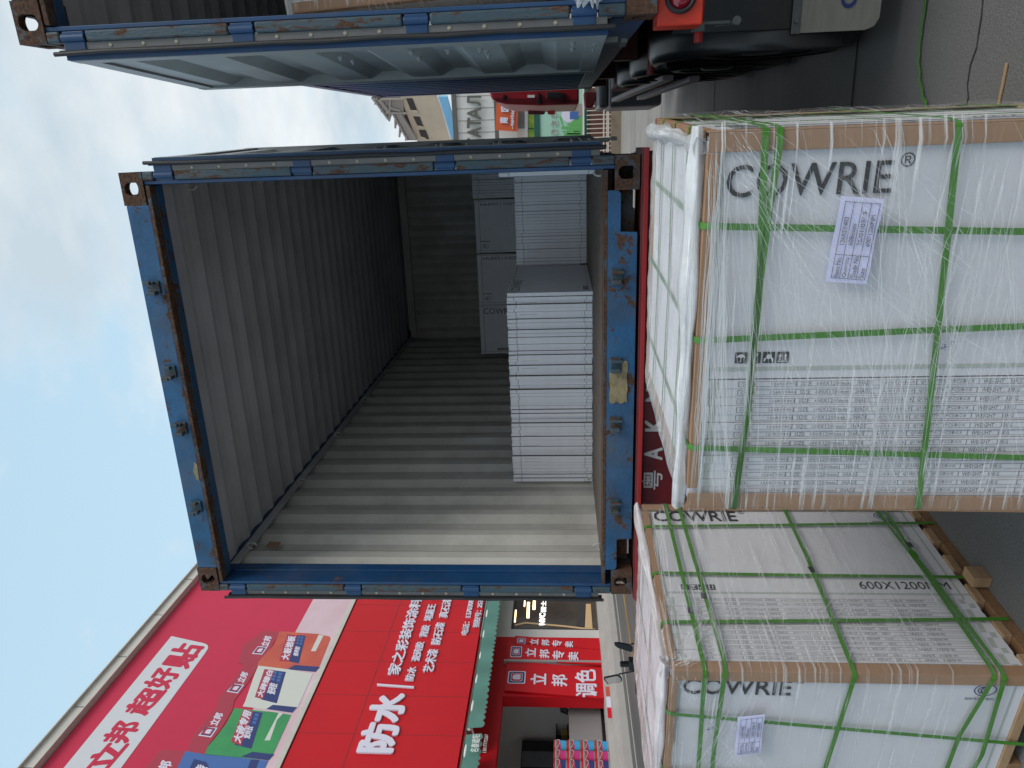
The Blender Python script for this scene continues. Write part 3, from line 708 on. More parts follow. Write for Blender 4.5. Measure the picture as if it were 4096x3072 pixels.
q = MB(); q.lathe((at(2600, 650, 'y', 3.61).x+2.476, .034, 1.17), (0, -1, 0), [(.035, 0), (.035, .012), (.026, .014), (.024, .0)], 24); q.build('lamp_ring', 'rubber', tr1)
mb = MB()
for x0 in (.55, 1.75): mb.box(x0, x0+.14, .3, 7.0, .92, 1.235)
for y0 in (.4, 2.4, 4.5, 6.0): mb.box(.02, 2.42, y0, y0+.12, 1.10, 1.235)
mb.build('chassis', 'red_d', tr1, bevel=.005)
mb = MB(); mb.box(.1, 2.34, .10, .16, .45, .56); mb.box(.5, .58, .1, .3, .56, 1.1); mb.box(1.86, 1.94, .1, .3, .56, 1.1); mb.build('underrun_bar', 'red', tr1, bevel=.005)
for y0 in (1.40, 2.62, 3.84):
    wg = empty('wheel', (0, 0, 0)); wg.parent = tr1; wheel(wg, (.02, y0, .51), (1, 0, 0))
    wg = empty('wheel', (0, 0, 0)); wg.parent = tr1; wheel(wg, (2.42, y0, .51), (-1, 0, 0))
mb = MB(); mb.box(-.02, .35, .75, .77, .35, 1.1); mb.box(2.09, 2.46, .75, .77, .35, 1.1); mb.build('mud_flap', 'black', tr1)
#PART3
# ------------------------------------------------------------ strapped and wrapped tile pallets
PW, CT, CWd = .985, .0245, .602
def film_mat(name, dens, col=(.86, .88, .90), tint=0.0, wr=1.0):
    m = bpy.data.materials.new(name); m.use_nodes = True; t = m.node_tree; t.nodes.clear()
    uv = N(t, 'ShaderNodeTexCoord').outputs['UV']
    fac = None
    for rot, sx, sy, sc_, p in ((.10, .8, 60, 1.0, .60), (-.22, .9, 42, 1.4, .63), (.42, .7, 34, 1.2, .66), (1.25, 1.2, 26, 1.0, .69)):
        mp_ = N(t, 'ShaderNodeMapping'); mp_.inputs['Rotation'].default_value = (0, 0, rot); mp_.inputs['Scale'].default_value = (sx*2, sy, 1); mp_.inputs['Location'].default_value = (rot*13, sx, 0)
        L(t, uv, mp_.inputs[0])
        n = N(t, 'ShaderNodeTexNoise', i_Scale=sc_, i_Detail=3.0, i_Roughness=.55, i_Distortion=.15); L(t, mp_.outputs[0], n.inputs[0])
        f = ramp(t, n.outputs[0], [(p-.01, 0), (p+.05, .9)])  # whitish folds, with their sky highlights put into the opacity
        fac = f if fac is None else mth(t, 'MAXIMUM', fac, f)
    cl_ = N(t, 'ShaderNodeTexNoise', i_Scale=4.0, i_Detail=6.0, i_Roughness=.6); L(t, uv, cl_.inputs[0])
    fac = mth(t, 'MULTIPLY', fac, ramp(t, cl_.outputs[0], [(.35, .35), (.65, 1)]))
    fac = mth(t, 'ADD', mth(t, 'MULTIPLY', fac, .75*wr), mth(t, 'MULTIPLY', ramp(t, cl_.outputs[0], [(.3, .5), (.7, 1.4)]), dens), clamp=True)
    b = N(t, 'ShaderNodeBsdfPrincipled'); b.inputs['Base Color'].default_value = col+(1,); b.inputs['Roughness'].default_value = .22; b.inputs['Specular IOR Level'].default_value = .7
    wn = N(t, 'ShaderNodeMapping'); wn.inputs['Scale'].default_value = (5, 55, 1); wn.inputs['Rotation'].default_value = (0, 0, .12); L(t, uv, wn.inputs[0])
    nn_ = N(t, 'ShaderNodeTexNoise', i_Scale=1.0, i_Detail=8.0, i_Roughness=.65, i_Distortion=.5); L(t, wn.outputs[0], nn_.inputs[0])
    bp = N(t, 'ShaderNodeBump', i_Strength=.9, i_Distance=.012); L(t, nn_.outputs[0], bp.inputs['Height']); L(t, bp.outputs[0], b.inputs['Normal'])
    tr = N(t, 'ShaderNodeBsdfTransparent'); ms = N(t, 'ShaderNodeMixShader'); L(t, fac, ms.inputs[0]); L(t, tr.outputs[0], ms.inputs[1]); L(t, b.outputs[0], ms.inputs[2])
    L(t, ms.outputs[0], N(t, 'ShaderNodeOutputMaterial').inputs[0]); m.use_transparent_shadow = True if hasattr(m, 'use_transparent_shadow') else None
    return m
M['film'] = film_mat('stretch_film', .055)
M['film_l'] = film_mat('stretch_film_thin', .05, wr=.75)
M['film_top'] = film_mat('stretch_film_top', .42)
M['film_top_l'] = film_mat('stretch_film_top_rosy', .55, (.82, .76, .79))
M['film_rope'] = film_mat('film_rope', .72)
M['film_rope_l'] = film_mat('film_rope_rosy', .72, (.84, .80, .82))
M['strand'] = mat('film_glint', (.9, .92, .94), .25, alpha=.42)  # sky highlights on the film, added as thin white streaks
EDGE = [('CODE:', .0, .075, .0075), ('126RSY402', .078, .065, .0072), ('SIZE:  600X1200mm', .152, .125, .0105), ('SHADE :', .292, .047, .0105), ('26/01/03/-9', .352, .085, .0072),
        ('QUANTITY:  2PCS/BOX', .450, .132, .0105), ('WEIGHT :  33KG', .604, .095, .0105), ('GRADE :  PREMIUM', .765, .125, .0105)]
def pallet_carton_mesh(seed, ink, code=1.0):
    """x width .6 seen from -y, y thickness, z 0..1.2; printed right edge faces +x, reads downwards"""
    r = random.Random(seed); mb = MB(); mb.box(0, CWd, .0006, CT-.0006, 0, 1.2, 0)
    e = .0005; x = CWd+e; T = 1.195
    yb, yt = .0052, .0192
    t0, t1 = T-.105, T-1.115
    for q in (yb, yt): mb.box(CWd, x, q-.0004, q+.0004, t1, t0, 1)
    for a in (t0, t1)+tuple(t0-u for u in (.148, .287, .446, .600, .755)): mb.box(CWd, x, yb, yt, a-.0007, a+.0007, 1)
    for s, u, ln, h in EDGE:
        ln = ln*(.55 if s == 'CODE:' else 1)
        yc = (yb+yt)/2
        mb.text(s, (x, yc-h/2, t0-u-.006), (0, 0, -ln), (0, h, 0), 1, 0, res=1)
    for a in (r.uniform(.02, .05), 1.2-r.uniform(.02, .05)): mb.box(CWd, x, .001, CT-.001, a-.010, a+.010, 2)
    mb.box(.01, CWd-.003, CT-.0006, CT+.0006, .01, 1.19, 3)
    return mb
pc_protos = [pallet_carton_mesh(k, 'ink').build('carton', ['white', 'ink_g', 'tape', 'slit']) for k in range(3)]
def broad_print(xb_):
    mb = MB(); e = .0012; y = -e
    def down(s, xb, z, ln, h, b=0, m=0): mb.text(s, (xb, y, z), (0, 0, -ln), (h, 0, 0), m, b)
    down('COWRIE', xb_, 1.158, .375, .074, .002); down('®', xb_+.057, .77, .032, .032)
    down('600X1200MM', .055, .40, .345, .042, -.012)
    icons(mb, (.043, y, 1.105), (0, 0, -1), (.030, 0, 0), 0, 1, .0006)
    ccc(mb, (.535, y, .13), (0, 0, -1), (1, 0, 0), .028, 0, 2)
    down('放射性水平类别：A', .487, .19, .12, .012, 0, 2)
    for a in (.022, CWd-.032): mb.box(a, a+.010, -.0008, .0, .0, 1.2, 3)
    for a in (.03, 1.165): mb.box(.0, CWd, -.0004, .0, a, a+.008, 3)
    return mb
def ribbon(parent, pts, nrm, w=.016, name='strap', m='strap', th=.0012, label=None):
    """flat band through pts; nrm = surface normals at the points"""
    pts = [Vector(p) for p in pts]; nrm = [Vector(n).normalized() for n in nrm]; mb = MB(); k = len(pts); r = []
    for i in range(k):
        d = (pts[min(i+1, k-1)]-pts[max(i-1, 0)]).normalized(); s_ = d.cross(nrm[i]).normalized()*w/2
        r.append((pts[i]-s_, pts[i]+s_, pts[i]+s_+nrm[i]*th, pts[i]-s_+nrm[i]*th))
    for q in r: mb.v += [tuple(a) for a in q]
    for i in range(k-1):
        a = 4*i; b = a+4
        for u in range(4): v = (u+1) % 4; mb.f.append((a+u, a+v, b+v, b+u)); mb.m.append(0)
    o = mb.build(name, m, parent); return o
def tile_pallet(loc, rz, label, base, shear=0.0, film='film', ftop='film_top', fseed=1):
    root = empty('tile_pallet', loc, rz, label, 'pallet')
    H0 = base; zt = H0+1.2; W = PW; o_ = (PW-(CWd+15*CT))/2; c = W/2
    # wooden base
    b = MB()
    for x in (.0, .45, .895): b.box(x, x+.09, .0, W, .0, .045)
    b.build('pallet_runner', 'wood_d', root, bevel=.003)
    b = MB()
    for i in range(6): y = .0+i*.178; b.box(-.005, W+.005, y, y+.095, .046, base-.001)
    b.build('pallet_board', 'wood', root, bevel=.002)
    # four blocks of fifteen cartons turned round the centre like a pinwheel
    bp = None
    for k in range(4):
        rot = Matrix.Rotation(math.pi/2*k, 4, 'Z')
        for i in range(15):
            src = pc_protos[(i*7+k) % 3]; q = src if not src.get('used') else src.copy()
            if q is not src: C.objects.link(q)
            src['used'] = 1; q.parent = root
            p = rot @ Vector((o_+15*CT+random.uniform(-.003, .003)-c, o_+i*CT-c, 0))
            q.location = (p.x+c, p.y+c, H0); q.rotation_euler = (0, 0, math.pi/2*k)
            if k in (0, 1) and i == 0:
                pr = broad_print(.495 if base == .08 else .460).build('printing', ['ink', 'white', 'ink_b', 'tape'], q) if bp is None else bp.copy()
                if bp is not None: C.objects.link(pr); pr.parent = q
                bp = pr
    b = MB(); b.box(.02, W-.02, .02, W-.02, H0+1.2005, H0+1.2035); b.build('top_sheet', 'white2', root)
    # cardboard corner angles
    L_ = .043; th = .004
    def angle(p, q, a, b_, name='corner_board'):
        p, q, a, b_ = map(Vector, (p, q, a, b_)); mb = MB(); d = q-p
        mb.ob(p, d, a*L_, -b_*th*0+b_.normalized()*0+(-b_)*(-th) if False else b_*(-th), 0) if False else None
        mb.ob(p-b_*th, d, a*L_, b_*th); mb.ob(p-a*th-b_*th, d, a*th, b_*(L_+th))
        return mb
    zc0, zc1 = .05, zt+.006
    cs = []
    for (x, y, ax, ay) in ((0, 0, (1, 0, 0), (0, 1, 0)), (W, 0, (-1, 0, 0), (0, 1, 0)), (W, W, (-1, 0, 0), (0, -1, 0)), (0, W, (1, 0, 0), (0, -1, 0))):
        mb = angle((x, y, zc0), (x, y, zc1), ax, ay)
        if shear and x == 0 and y == 0:
            mb.v = [(a-shear*max(0, (zt-q)/1.2), b, q) for a, b, q in mb.v]
        mb.build('corner_board', 'card', root, bevel=.0015)
    for (p, q, ax) in (((.06, 0, zt), (W-.045, 0, zt), (0, 1, 0)), ((W, .05, zt), (W, W-.05, zt), (-1, 0, 0)), ((.05, W, zt), (W-.05, W, zt), (0, -1, 0)), ((0, .05, zt), (0, W-.06, zt), (1, 0, 0))):
        mb = MB(); p, q, ax = Vector(p), Vector(q), Vector(ax); dd = q-p; up = V3(0, 0, 1)
        mb.ob(p+up*.003, dd, ax*.05, up*.004); mb.ob(p-ax*.0045-up*.020, dd, ax*.004, up*.027); mb.build('top_edge_board', 'card', root, bevel=.001)
    return root
def strapping(root, base, front_v, front_h, side_v, side_h, W=PW):
    zt = base+1.2; g = .0085
    def clampx(v, a, b): return max(a, min(b, v))
    for (s0, s1) in front_v:      # loops running up the front, over the top and down the back
        P = [(s1, -g, .02), (s0+(s1-s0)*.5, -g+.002, zt-.6), (s0, -g, zt), (s0, 0, zt+g+.002), (s0, W/2, zt+g-.003), (s0, W, zt+g-.002), (s0, W+g, zt), (s1, W+g, .02)]
        Nn = [(0, -1, 0), (0, -1, 0), (0, -1, .4), (0, -.4, 1), (0, 0, 1), (0, .4, 1), (0, 1, .4), (0, 1, 0)]
        ribbon(root, P, Nn)
    for (s0, s1) in side_v:
        P = [(W+g, s1, .02), (W+g-.002, (s0+s1)/2, zt-.6), (W+g, s0, zt), (W, s0, zt+g+.003), (W/2, s0, zt+g-.001), (0, s0, zt+g+.003), (-g, s0, zt), (-g, s1, .02)]
        Nn = [(1, 0, 0), (1, 0, 0), (1, 0, .4), (.4, 0, 1), (0, 0, 1), (-.4, 0, 1), (-1, 0, .4), (-1, 0, 0)]
        ribbon(root, P, Nn)
    for fp, sp in zip(front_h, side_h):   # horizontal bands: list of (distance along, depth below top)
        P, Nn = [], []
        for s, t in fp: P.append((s, -g-.0025, zt-t)); Nn.append((0, -1, 0))
        P.append((W+g*.6, -g*.6, zt-(fp[-1][1]+sp[0][1])/2)); Nn.append((1, -1, 0))
        for s, t in sp: P.append((W+g+.0025, s, zt-t)); Nn.append((1, 0, 0))
        P += [(W+g*.6, W+g*.6, zt-sp[-1][1]), (0, W+g, zt-fp[0][1]), (-g, W, zt-fp[0][1]), (-g, 0, zt-fp[0][1]), (-g*.6, -g*.6, zt-fp[0][1])]
        Nn += [(1, 1, 0), (0, 1, 0), (-1, 0, 0), (-1, 0, 0), (-1, -1, 0)]
        ribbon(root, P, Nn)
def clip(root, p, d, n):
    mb = MB(); p, d, n = Vector(p), Vector(d).normalized(), Vector(n); s_ = d.cross(n).normalized()
    mb.ob(p-d*.016-s_*.0095, d*.032, s_*.019, n*.003); mb.build('strap_seal', 'steel', root, bevel=.001)
def wrap(root, base, film, ftop, seed, bulge, front=True):
    """stretch film: side skirt with streaks, gathered top sheet, painted strands"""
    r = random.Random(seed); zt = base+1.2; W = PW; g = .017
    def hsh(a, b, s): return math.sin(a*12.9+b*7.7+s)*.5+math.sin(a*5.1-b*17.3+s*2)*.3+math.sin(a*31+b*3.1+s)*.2
    per = []                      # perimeter samples (x, y, outward)
    n = 36
    for k, (a, b, o) in enumerate((((0, 0), (W, 0), (0, -1)), ((W, 0), (W, W), (1, 0)), ((W, W), (0, W), (0, 1)), ((0, W), (0, 0), (-1, 0)))):
        for i in range(n):
            t = i/n; per.append((a[0]+(b[0]-a[0])*t, a[1]+(b[1]-a[1])*t, o, (k*n+i)/n))
    nz = 26; mb = MB(); np_ = len(per); uvs = []
    for zi in range(nz+1):
        tz = zi/nz; z = zt+.004-tz*(1.12)
        for i, (x, y, o, u) in enumerate(per):
            corner = min(abs(u % 1), 1-abs(u % 1)); gg = g+.004*hsh(u*2, z*3, seed)+.003*math.sin(u*9+z*14)
            ox, oy = o
            if corner < .02:
                pass
            mb.v.append((x+ox*gg+(bulge*(1-tz)*.0), y+oy*gg, z)); uvs.append((u, z*1.0))
    for zi in range(nz):
        for i in range(np_):
            jn = (i+1) % np_
            a = zi*np_+i; b = zi*np_+jn
            mb.f.append((a+np_, b+np_, b, a)); mb.m.append(0)
    o = mb.build('stretch_film', film, root, smooth=True)
    me = o.data; ul = me.uv_layers.new(name='UV')
    for p in me.polygons:
        us = [uvs[v] for v in p.vertices]; hi = max(q[0] for q in us)
        for li, v in zip(p.loop_indices, p.vertices):
            uu, vv = uvs[v]
            if hi-uu > 2: uu += 4
            ul.data[li].uv = (uu, vv)
    # gathered rope of film along the front and right top edges
    mb = MB(); K = 60; m_ = 14
    for side in (0, 1):
        o_ = len(mb.v); L0 = W+.03
        for i in range(K+1):
            u = i/K
            for k in range(m_):
                t = 2*math.pi*k/m_; R0 = (.017+.004*math.sin(u*7+seed)+.003*math.sin(u*23))*(1+.16*math.sin(3*t+u*5)+.10*math.sin(5*t-u*8)); s_ = -.015+L0*u
                wob = .006*math.sin(u*5+seed); aa = .032+wob+R0*1.25*math.cos(t); zz = zt+.026+R0*math.sin(t)
                if side == 0: mb.v.append((s_, aa, zz))
                else: mb.v.append((W-.0-aa, s_+.03, zz-.004))
        for i in range(K):
            for k in range(m_): mb.f.append((o_+i*m_+k, o_+i*m_+(k+1) % m_, o_+(i+1)*m_+(k+1) % m_, o_+(i+1)*m_+k)); mb.m.append(0)
    o = mb.build('film_rope', ftop.replace('top', 'rope') if ftop.endswith('top') else 'film_rope_l', root, smooth=True); me = o.data; ul = me.uv_layers.new(name='UV')
    for lp in me.loops: ul.data[lp.index].uv = ((lp.vertex_index//m_)/K, ((lp.vertex_index % m_)/m_)*.12)
    # gathered top sheet with a rolled rim
    mb = MB(); uvs = []; n = 46
    for i in range(n+1):
        for k in range(n+1):
            a, b = i/n, k/n; x = -.022+(W+.006)*a; y = .028+(W-.045)*b
            ed = min(a, 1-a, b, 1-b)
            z = zt+.023-.012*b+.003*hsh(a*1.1, b*1.3, seed)+.0012*math.sin(a*70+b*14+3*math.sin(b*7))
            z += .008*math.exp(-((ed-.05)/.03)**2)*(1+.5*hsh(a*1.2, b*1.2, seed+3))
            if ed < .012: z = zt+.008; x += (a-.5)*.006; y += (b-.5)*.006
            mb.v.append((x, y, z)); uvs.append((a, b))
    for i in range(n):
        for k in range(n):
            a = i*(n+1)+k; mb.f.append((a, a+n+1, a+n+2, a+1)); mb.m.append(0)
    o = mb.build('top_film', ftop, root, smooth=True); me = o.data; ul = me.uv_layers.new(name='UV')
    for lp in me.loops: ul.data[lp.index].uv = uvs[lp.vertex_index]
    return root
def film_glints(root, base, spec, seed, name='film_glint'):
    """spec: list of (face, s0, t0, s1, t1, n, jitter, width)"""
    r = random.Random(seed); zt = base+1.2; mb = MB()
    for face, s0, t0, s1, t1, n, jt, wd in spec:
        for _ in range(n):
            a = (s0+r.uniform(-jt, jt), t0+r.uniform(-jt, jt)*1.2); b = (s1+r.uniform(-jt, jt), t1+r.uniform(-jt, jt)*1.2)
            f0, f1 = sorted((r.uniform(0, 1), r.uniform(0, 1)))
            if f1-f0 < .12: f1 = f0+.12
            w_ = wd*r.uniform(.3, 1.0); K = 7; c_ = r.uniform(-.012, .012); pts = []
            for i in range(K+1):
                t = f0+(f1-f0)*i/K; s_ = a[0]+(b[0]-a[0])*t; tt = a[1]+(b[1]-a[1])*t+c_*math.sin(math.pi*i/K)
                pts.append((max(0.0, min(PW, s_)), tt))
            o = len(mb.v)
            for i, (s_, tt) in enumerate(pts):
                ww = w_*math.sin(math.pi*(i+.25)/(K+.5))*.42; off = .0235+.0015*math.sin(i*2+s_*9)
                dx = pts[min(i+1, K)][0]-pts[max(i-1, 0)][0]; dt = pts[min(i+1, K)][1]-pts[max(i-1, 0)][1]; ln = math.hypot(dx, dt) or 1
                qx, qt = -dt/ln*ww, dx/ln*ww
                for sg in (-1, 1):
                    S, Tt = s_+sg*qx, tt+sg*qt
                    mb.v.append((S, -off, zt-Tt) if face == 'f' else (PW+off, S, zt-Tt))
            for i in range(K): mb.f.append((o+2*i, o+2*i+2, o+2*i+3, o+2*i+1)); mb.m.append(0)
    return mb.build(name, 'strand', root)
def paper_label(root, p, ex, ey, face, num_hidden=False):
    """ex along the label's reading direction (metres), ey up"""
    p, ex, ey = map(Vector, (p, ex, ey)); n = ex.cross(ey).normalized(); mb = MB(); K = 8; o = 0
    for i in range(K+1):
        for q in (0, 1):
            mb.v.append(tuple(p+ex*(i/K)+ey*q+n*(.003*math.sin(i*1.1+q)+.002)))
    for i in range(K): mb.f.append((2*i, 2*i+2, 2*i+3, 2*i+1)); mb.m.append(0)
    lab = mb.build('paper_label', 'paper', root, smooth=True)
    t = MB(); q = n*.0062; P = lambda a, b: p+ex*a+ey*b+q
    rows = [('Item No.', '126RSY402'), ('Quantity', '60Boxes'), ('Shade No.', '26/01/03/-9'), ('Size', '600*1200MM')]
    wl = .004
    for k in range(5): a = P(.05, .88-k*.2); t.ob(a, ex*.9, ey*.012, n*.0003)
    for x in (.05, .33, .94): t.ob(P(x, .08), ex*.006, ey*.80, n*.0003)
    for k, (a, b) in enumerate(rows):
        t.text(a, P(.07, .72-k*.2), ex*(.03*len(a)), ey*.12, 0, 0); t.text(b, P(.45, .73-k*.2), ex*(.036*len(b)), ey*.11, 0, 0)
    t.build('label_print', 'ink_g', lab)
def scribble(root, P0, U, V_):
    P0, U, V_ = map(Vector, (P0, U, V_)); n = U.cross(V_).normalized(); mb = MB()
    for st in ([(0, .8), (.2, 1), (.3, .7), (.1, .5), (.3, .3), (.05, .1)], [(.5, .9), (.42, .5), (.5, .2), (.62, .2), (.66, .45), (.5, .5)], [(.85, 1), (1.0, .8), (.8, .6), (1, .4)], [(.6, -.4), (.9, -.5)], [(1.1, -.2), (1.3, -.5), (1.2, -.7)], [(1.55, -.1), (1.5, -.2)], [(1.6, -.5), (1.8, -.3), (1.9, -.6), (1.7, -.7)]):
        mb.tube([P0+U*a+V_*b+n*.001 for a, b in st], .0011, 5)
    mb.build('handwriting', 'ink_b', root)
PRZ = R_(-3.8)
# right-hand pallet
fr_ = at(2500+480*.7235, 735*.7235, 'z', 1.305); e_ = Vector((math.cos(PRZ), math.sin(PRZ), 0))
lr = Vector((fr_.x, fr_.y, 0))-e_*PW
palR = tile_pallet(lr, PRZ, 'film-wrapped pallet of white tile cartons standing nearest the camera, in the middle', .105, shear=.02)
strapping(palR, .105, [(.776, .72), (.49, .525), (.187, .135)],
          [[(.0, .12), (.3, .135), (.60, .136), (.79, .126), (.95, .118)], [(.0, .122), (.3, .133), (.60, .134), (.8, .141), (.955, .15)], [(.0, .612), (.5, .575), (.98, .535)], [(.0, 1.04), (.98, 1.02)]],
          [(.25, .25), (.5, .5), (.75, .75)], [[(.05, .12), (.93, .12)], [(.05, .15), (.93, .16)], [(.05, .535), (.93, .6)], [(.05, 1.02), (.93, 1.03)]])
paper_label(palR, (.628, -.014, 1.305-.385), (.200, 0, -.012), (.01, 0, .098), 'f')
scribble(palR, (.455, -.012, 1.305-.60), (.014, 0, -.004), (.004, 0, .012))
wrap(palR, .105, 'film', 'film_top', 3.1, .02)
film_glints(palR, .105, [('f', .99, .02, .0, .16, 34, .05, .0018), ('f', .99, .10, -.0, .32, 34, .07, .0018), ('f', .98, .30, .0, .50, 40, .10, .0020), ('f', .98, .5, .0, .56, 40, .12, .0028), ('f', .98, .72, .0, .78, 40, .12, .0020), ('f', .98, .0, .5, .5, 10, .06, .002), ('f', .5, .02, .0, .09, 22, .04, .003),
        ('f', 1.0, .0, .55, .30, 30, .05, .0022), ('f', .98, .15, .6, .7, 26, .12, .0018), ('f', .9, .0, .2, .9, 26, .15, .0016), ('f', .98, .02, .0, .06, 40, .03, .0035), ('f', .99, .012, .0, .012, 60, .012, .0035), ('f', .99, .0, .0, .10, 40, .02, .0018), ('f', .6, .3, .0, .5, 50, .12, .0014), ('f', .98, .7, .0, .9, 50, .2, .0014), ('f', .98, .36, .35, .66, 12, .03, .003), ('f', .98, .63, .0, .62, 12, .02, .003), ('f', .97, .03, .80, .20, 14, .05, .003)], 5)
# left-hand pallet
Bp = at(2500+265*.7215, 1900+1085*.7215, 'z', 1.28); PLZ = R_(-7.5); e_ = Vector((math.cos(PLZ), math.sin(PLZ), 0))
palL = tile_pallet(Vector((Bp.x, Bp.y, 0))-e_*PW, PLZ, 'wrapped pallet of white tile cartons at the left, two of its printed sides visible', .08, film='film_l')
strapping(palL, .08, [(.78, .66), (.47, .42), (.18, .16)],
          [[(.0, .135), (.5, .12), (.9, .11), (.98, .11)], [(.0, .18), (.6, .17), (.97, .176)], [(.0, .55), (.98, .614)], [(.0, 1.0), (.7, 1.02), (.98, 1.07)], [(.0, 1.03), (.6, 1.12), (.98, 1.105)]],
          [(.223, .258), (.50, .485), (.812, .84)], [[(.05, .109), (.95, .103)], [(.05, .184), (.97, .163)], [(.03, .615), (.6, .64), (.98, .642)], [(.02, 1.076), (.54, 1.075), (.98, 1.048)], [(.03, 1.105), (.69, 1.083), (.98, 1.088)]])
clip(palL, (PW+.013, .36, 1.28-.17), (0, 1, -.05), (1, 0, 0)); clip(palL, (PW+.013, .52, 1.28-.632), (0, 1, .1), (1, 0, 0)); clip(palL, (PW+.013, .68, 1.28-1.088), (0, 1, 0), (1, 0, 0)); clip(palL, (PW+.013, .28, 1.28-.105), (0, 1, 0), (1, 0, 0))
paper_label(palL, (.60, -.020, 1.28-.335), (.205, 0, .006), (-.02, 0, .092), 'f')
scribble(palL, (.70, -.012, 1.28-.145), (.014, 0, -.004), (.004, 0, .012))
wrap(palL, .08, 'film_l', 'film_top_l', 8.4, .02)
film_glints(palL, .08, [('s', .0, .10, .99, .35, 16, .12, .002), ('s', .02, .02, .25, .16, 40, .03, .0025), ('s', .0, .45, .6, .75, 26, .15, .002), ('s', .1, .65, .9, .82, 18, .15, .0018), ('s', .0, .8, .35, 1.0, 14, .1, .002),
        ('f', .98, .02, .2, .5, 24, .12, .0022), ('f', .95, .3, .1, .0, 26, .12, .0025), ('s', .02, .3, .98, .6, 22, .2, .0016), ('s', .0, .02, .98, .05, 36, .03, .003), ('s', .9, .0, .4, .8, 20, .15, .0014), ('f', .97, .25, .45, .12, 16, .05, .003), ('f', .97, .42, .3, .1, 14, .06, .003), ('f', .97, .04, .86, .08, 24, .03, .0035), ('s', .0, .0, .06, .1, 40, .04, .003)], 9)
# part-loaded pallet standing in the right-hand container
pal2 = tile_pallet((.735, 3.70, 1.27+.166), R_(3), 'wrapped tile pallet with brown corner boards standing inside the right-hand container', .27)
pal2.rotation_euler = (0, R_(-3), R_(3))
wrap(pal2, .27, 'film_l', 'film_top', 1.2, .02)
#PART4
# ------------------------------------------------------------ the shop across the street (wall plane x = FX)
FX = -12.0
Q1 = lambda a, b: (a*.4822, 2272+b*.4822)
Q2 = lambda a, b: (1000+a*.4822, 2272+b*.4822)
Q3 = lambda a, b: (1900+a*.4822, 2272+b*.4822)
def F(q, x=FX): return at(q[0], q[1], 'x', x)
NX = Vector((1, 0, 0))
def fp(mb, pts, x, th, m=0):
    """flat figure on the wall through photograph points"""
    mb.ext([at(p[0], p[1], 'x', x) for p in pts], NX*th, m)
def ftext(mb, s, y0, y1, z0, z1, x, m=0, bold=.03, depth=0.0, slant=0.0):
    A, B_, C_, D = F(y0, x).y, F(y1, x).y, F(z0, x).z, F(z1, x).z
    mb.text(s, (x, A, C_), (0, B_-A, 0), (0, slant, D-C_), m, bold, depth)
roof = lambda y: 12.92-.018*(y-11)
YA, YB = 4.0, 46.0
# building carcass
shop = empty('shop_building', (FX, 14, 0), 0, 'red fronted paint shop building with its huge printed banner and open ground floor', 'building')
def world_child(o, parent):
    o.parent = parent; o.matrix_parent_inverse = Matrix.Translation(parent.location).inverted() if parent.rotation_euler.z == 0 else parent.matrix_world.inverted(); return o
ztop = F(Q1(265, 1659)).z; ztop = F(Q1(265, 1659), FX+.22).z; FH = F(Q1(165, 1659), FX+.22).z-ztop; ysf = F(Q1(1640, 95)).y
b = MB(); b.box(FX-9, FX-.05, YA, YB, 5.9, ztop-.1, 0); b.box(FX-9, FX-4.3, YA, YB, .0, 5.88, 1)
world_child(b.build('upper_wall', ['tilew', 'shopwall']), shop)
b = MB(); b.box(FX-.25, FX+.22, YA, YB, ztop-.02, ztop+FH-.03); b.box(FX-.3, FX+.30, YA, YB, ztop+FH-.0299, ztop+FH)
world_child(b.build('roof_fascia', 'fascia'), shop)
b = MB()
for k in range(24):
    y = YA+1.7*k; b.box(FX+.2201, FX+.224, y, y+.02, ztop, ztop+FH-.04)
world_child(b.build('fascia_joint', 'boards'), shop)
zsb = F(Q2(1720, 1659)).z; zst = F(Q2(275, 1659)).z      # sign bottom / top
# upper banner
ban = empty('banner', (FX, 14, 8), 0, 'huge red printed banner with a slanting white slogan box under the grey roof fascia', 'banner')
def bch(mb, name, m): return world_child(mb.build(name, m), ban)
zbb = F(Q2(270, 1659)).z+.02
b = MB(); b.box(FX, FX+.05, YA, YB, zbb, ztop-.04); bch(b, 'banner_sheet', ['banner'])
b = MB(); b.box(FX+.0501, FX+.09, YA, YB, zbb, zbb+.12); bch(b, 'lower_trim', 'awn_w' if False else 'fascia')
X0 = FX+.051
b = MB(); b.box(X0, X0+.004, YA, YB, zbb+.12, zbb+1.25); bch(b, 'pink_band', 'banner_p')
b = MB(); pts = [Q1(1422, 566), Q1(1690, 625), Q1(1722, 640), Q1(1728, 665), Q1(1700, 710), Q1(1005, 1659), Q1(930, 1760), Q1(455, 1760), Q1(530, 1659)]
b.ext([F(p, X0) for p in pts], NX*.006); bch(b, 'slogan_box', 'banner_w')
def qtext(mb, s, bl, br, tl, x, m, bold, depth=0.0, res=3):
    """text in the parallelogram bottom-left, bottom-right, top-left (photograph points)"""
    o = F(bl, x); ex, ey = F(br, x)-o, F(tl, x)-o; mb.text(s, o-ex*.07-ey*.05, ex*1.14, ey*1.10, m, bold, depth, res)
b = MB(); X1 = X0+.0065
qtext(b, '贴', Q1(1558, 830), Q1(1690, 655), Q1(1335, 800), X1, 0, .04); qtext(b, '好', Q1(1395, 1000), Q1(1508, 850), Q1(1185, 975), X1, 0, .04)
qtext(b, '超', Q1(1215, 1215), Q1(1385, 1020), Q1(1020, 1190), X1, 0, .04); qtext(b, '邦', Q1(1050, 1450), Q1(1185, 1290), Q1(835, 1430), X1, 0, .04)
qtext(b, '立', Q1(870, 1690), Q1(1060, 1470), Q1(670, 1665), X1, 0, .04)
bch(b, 'slogan', 'banner')
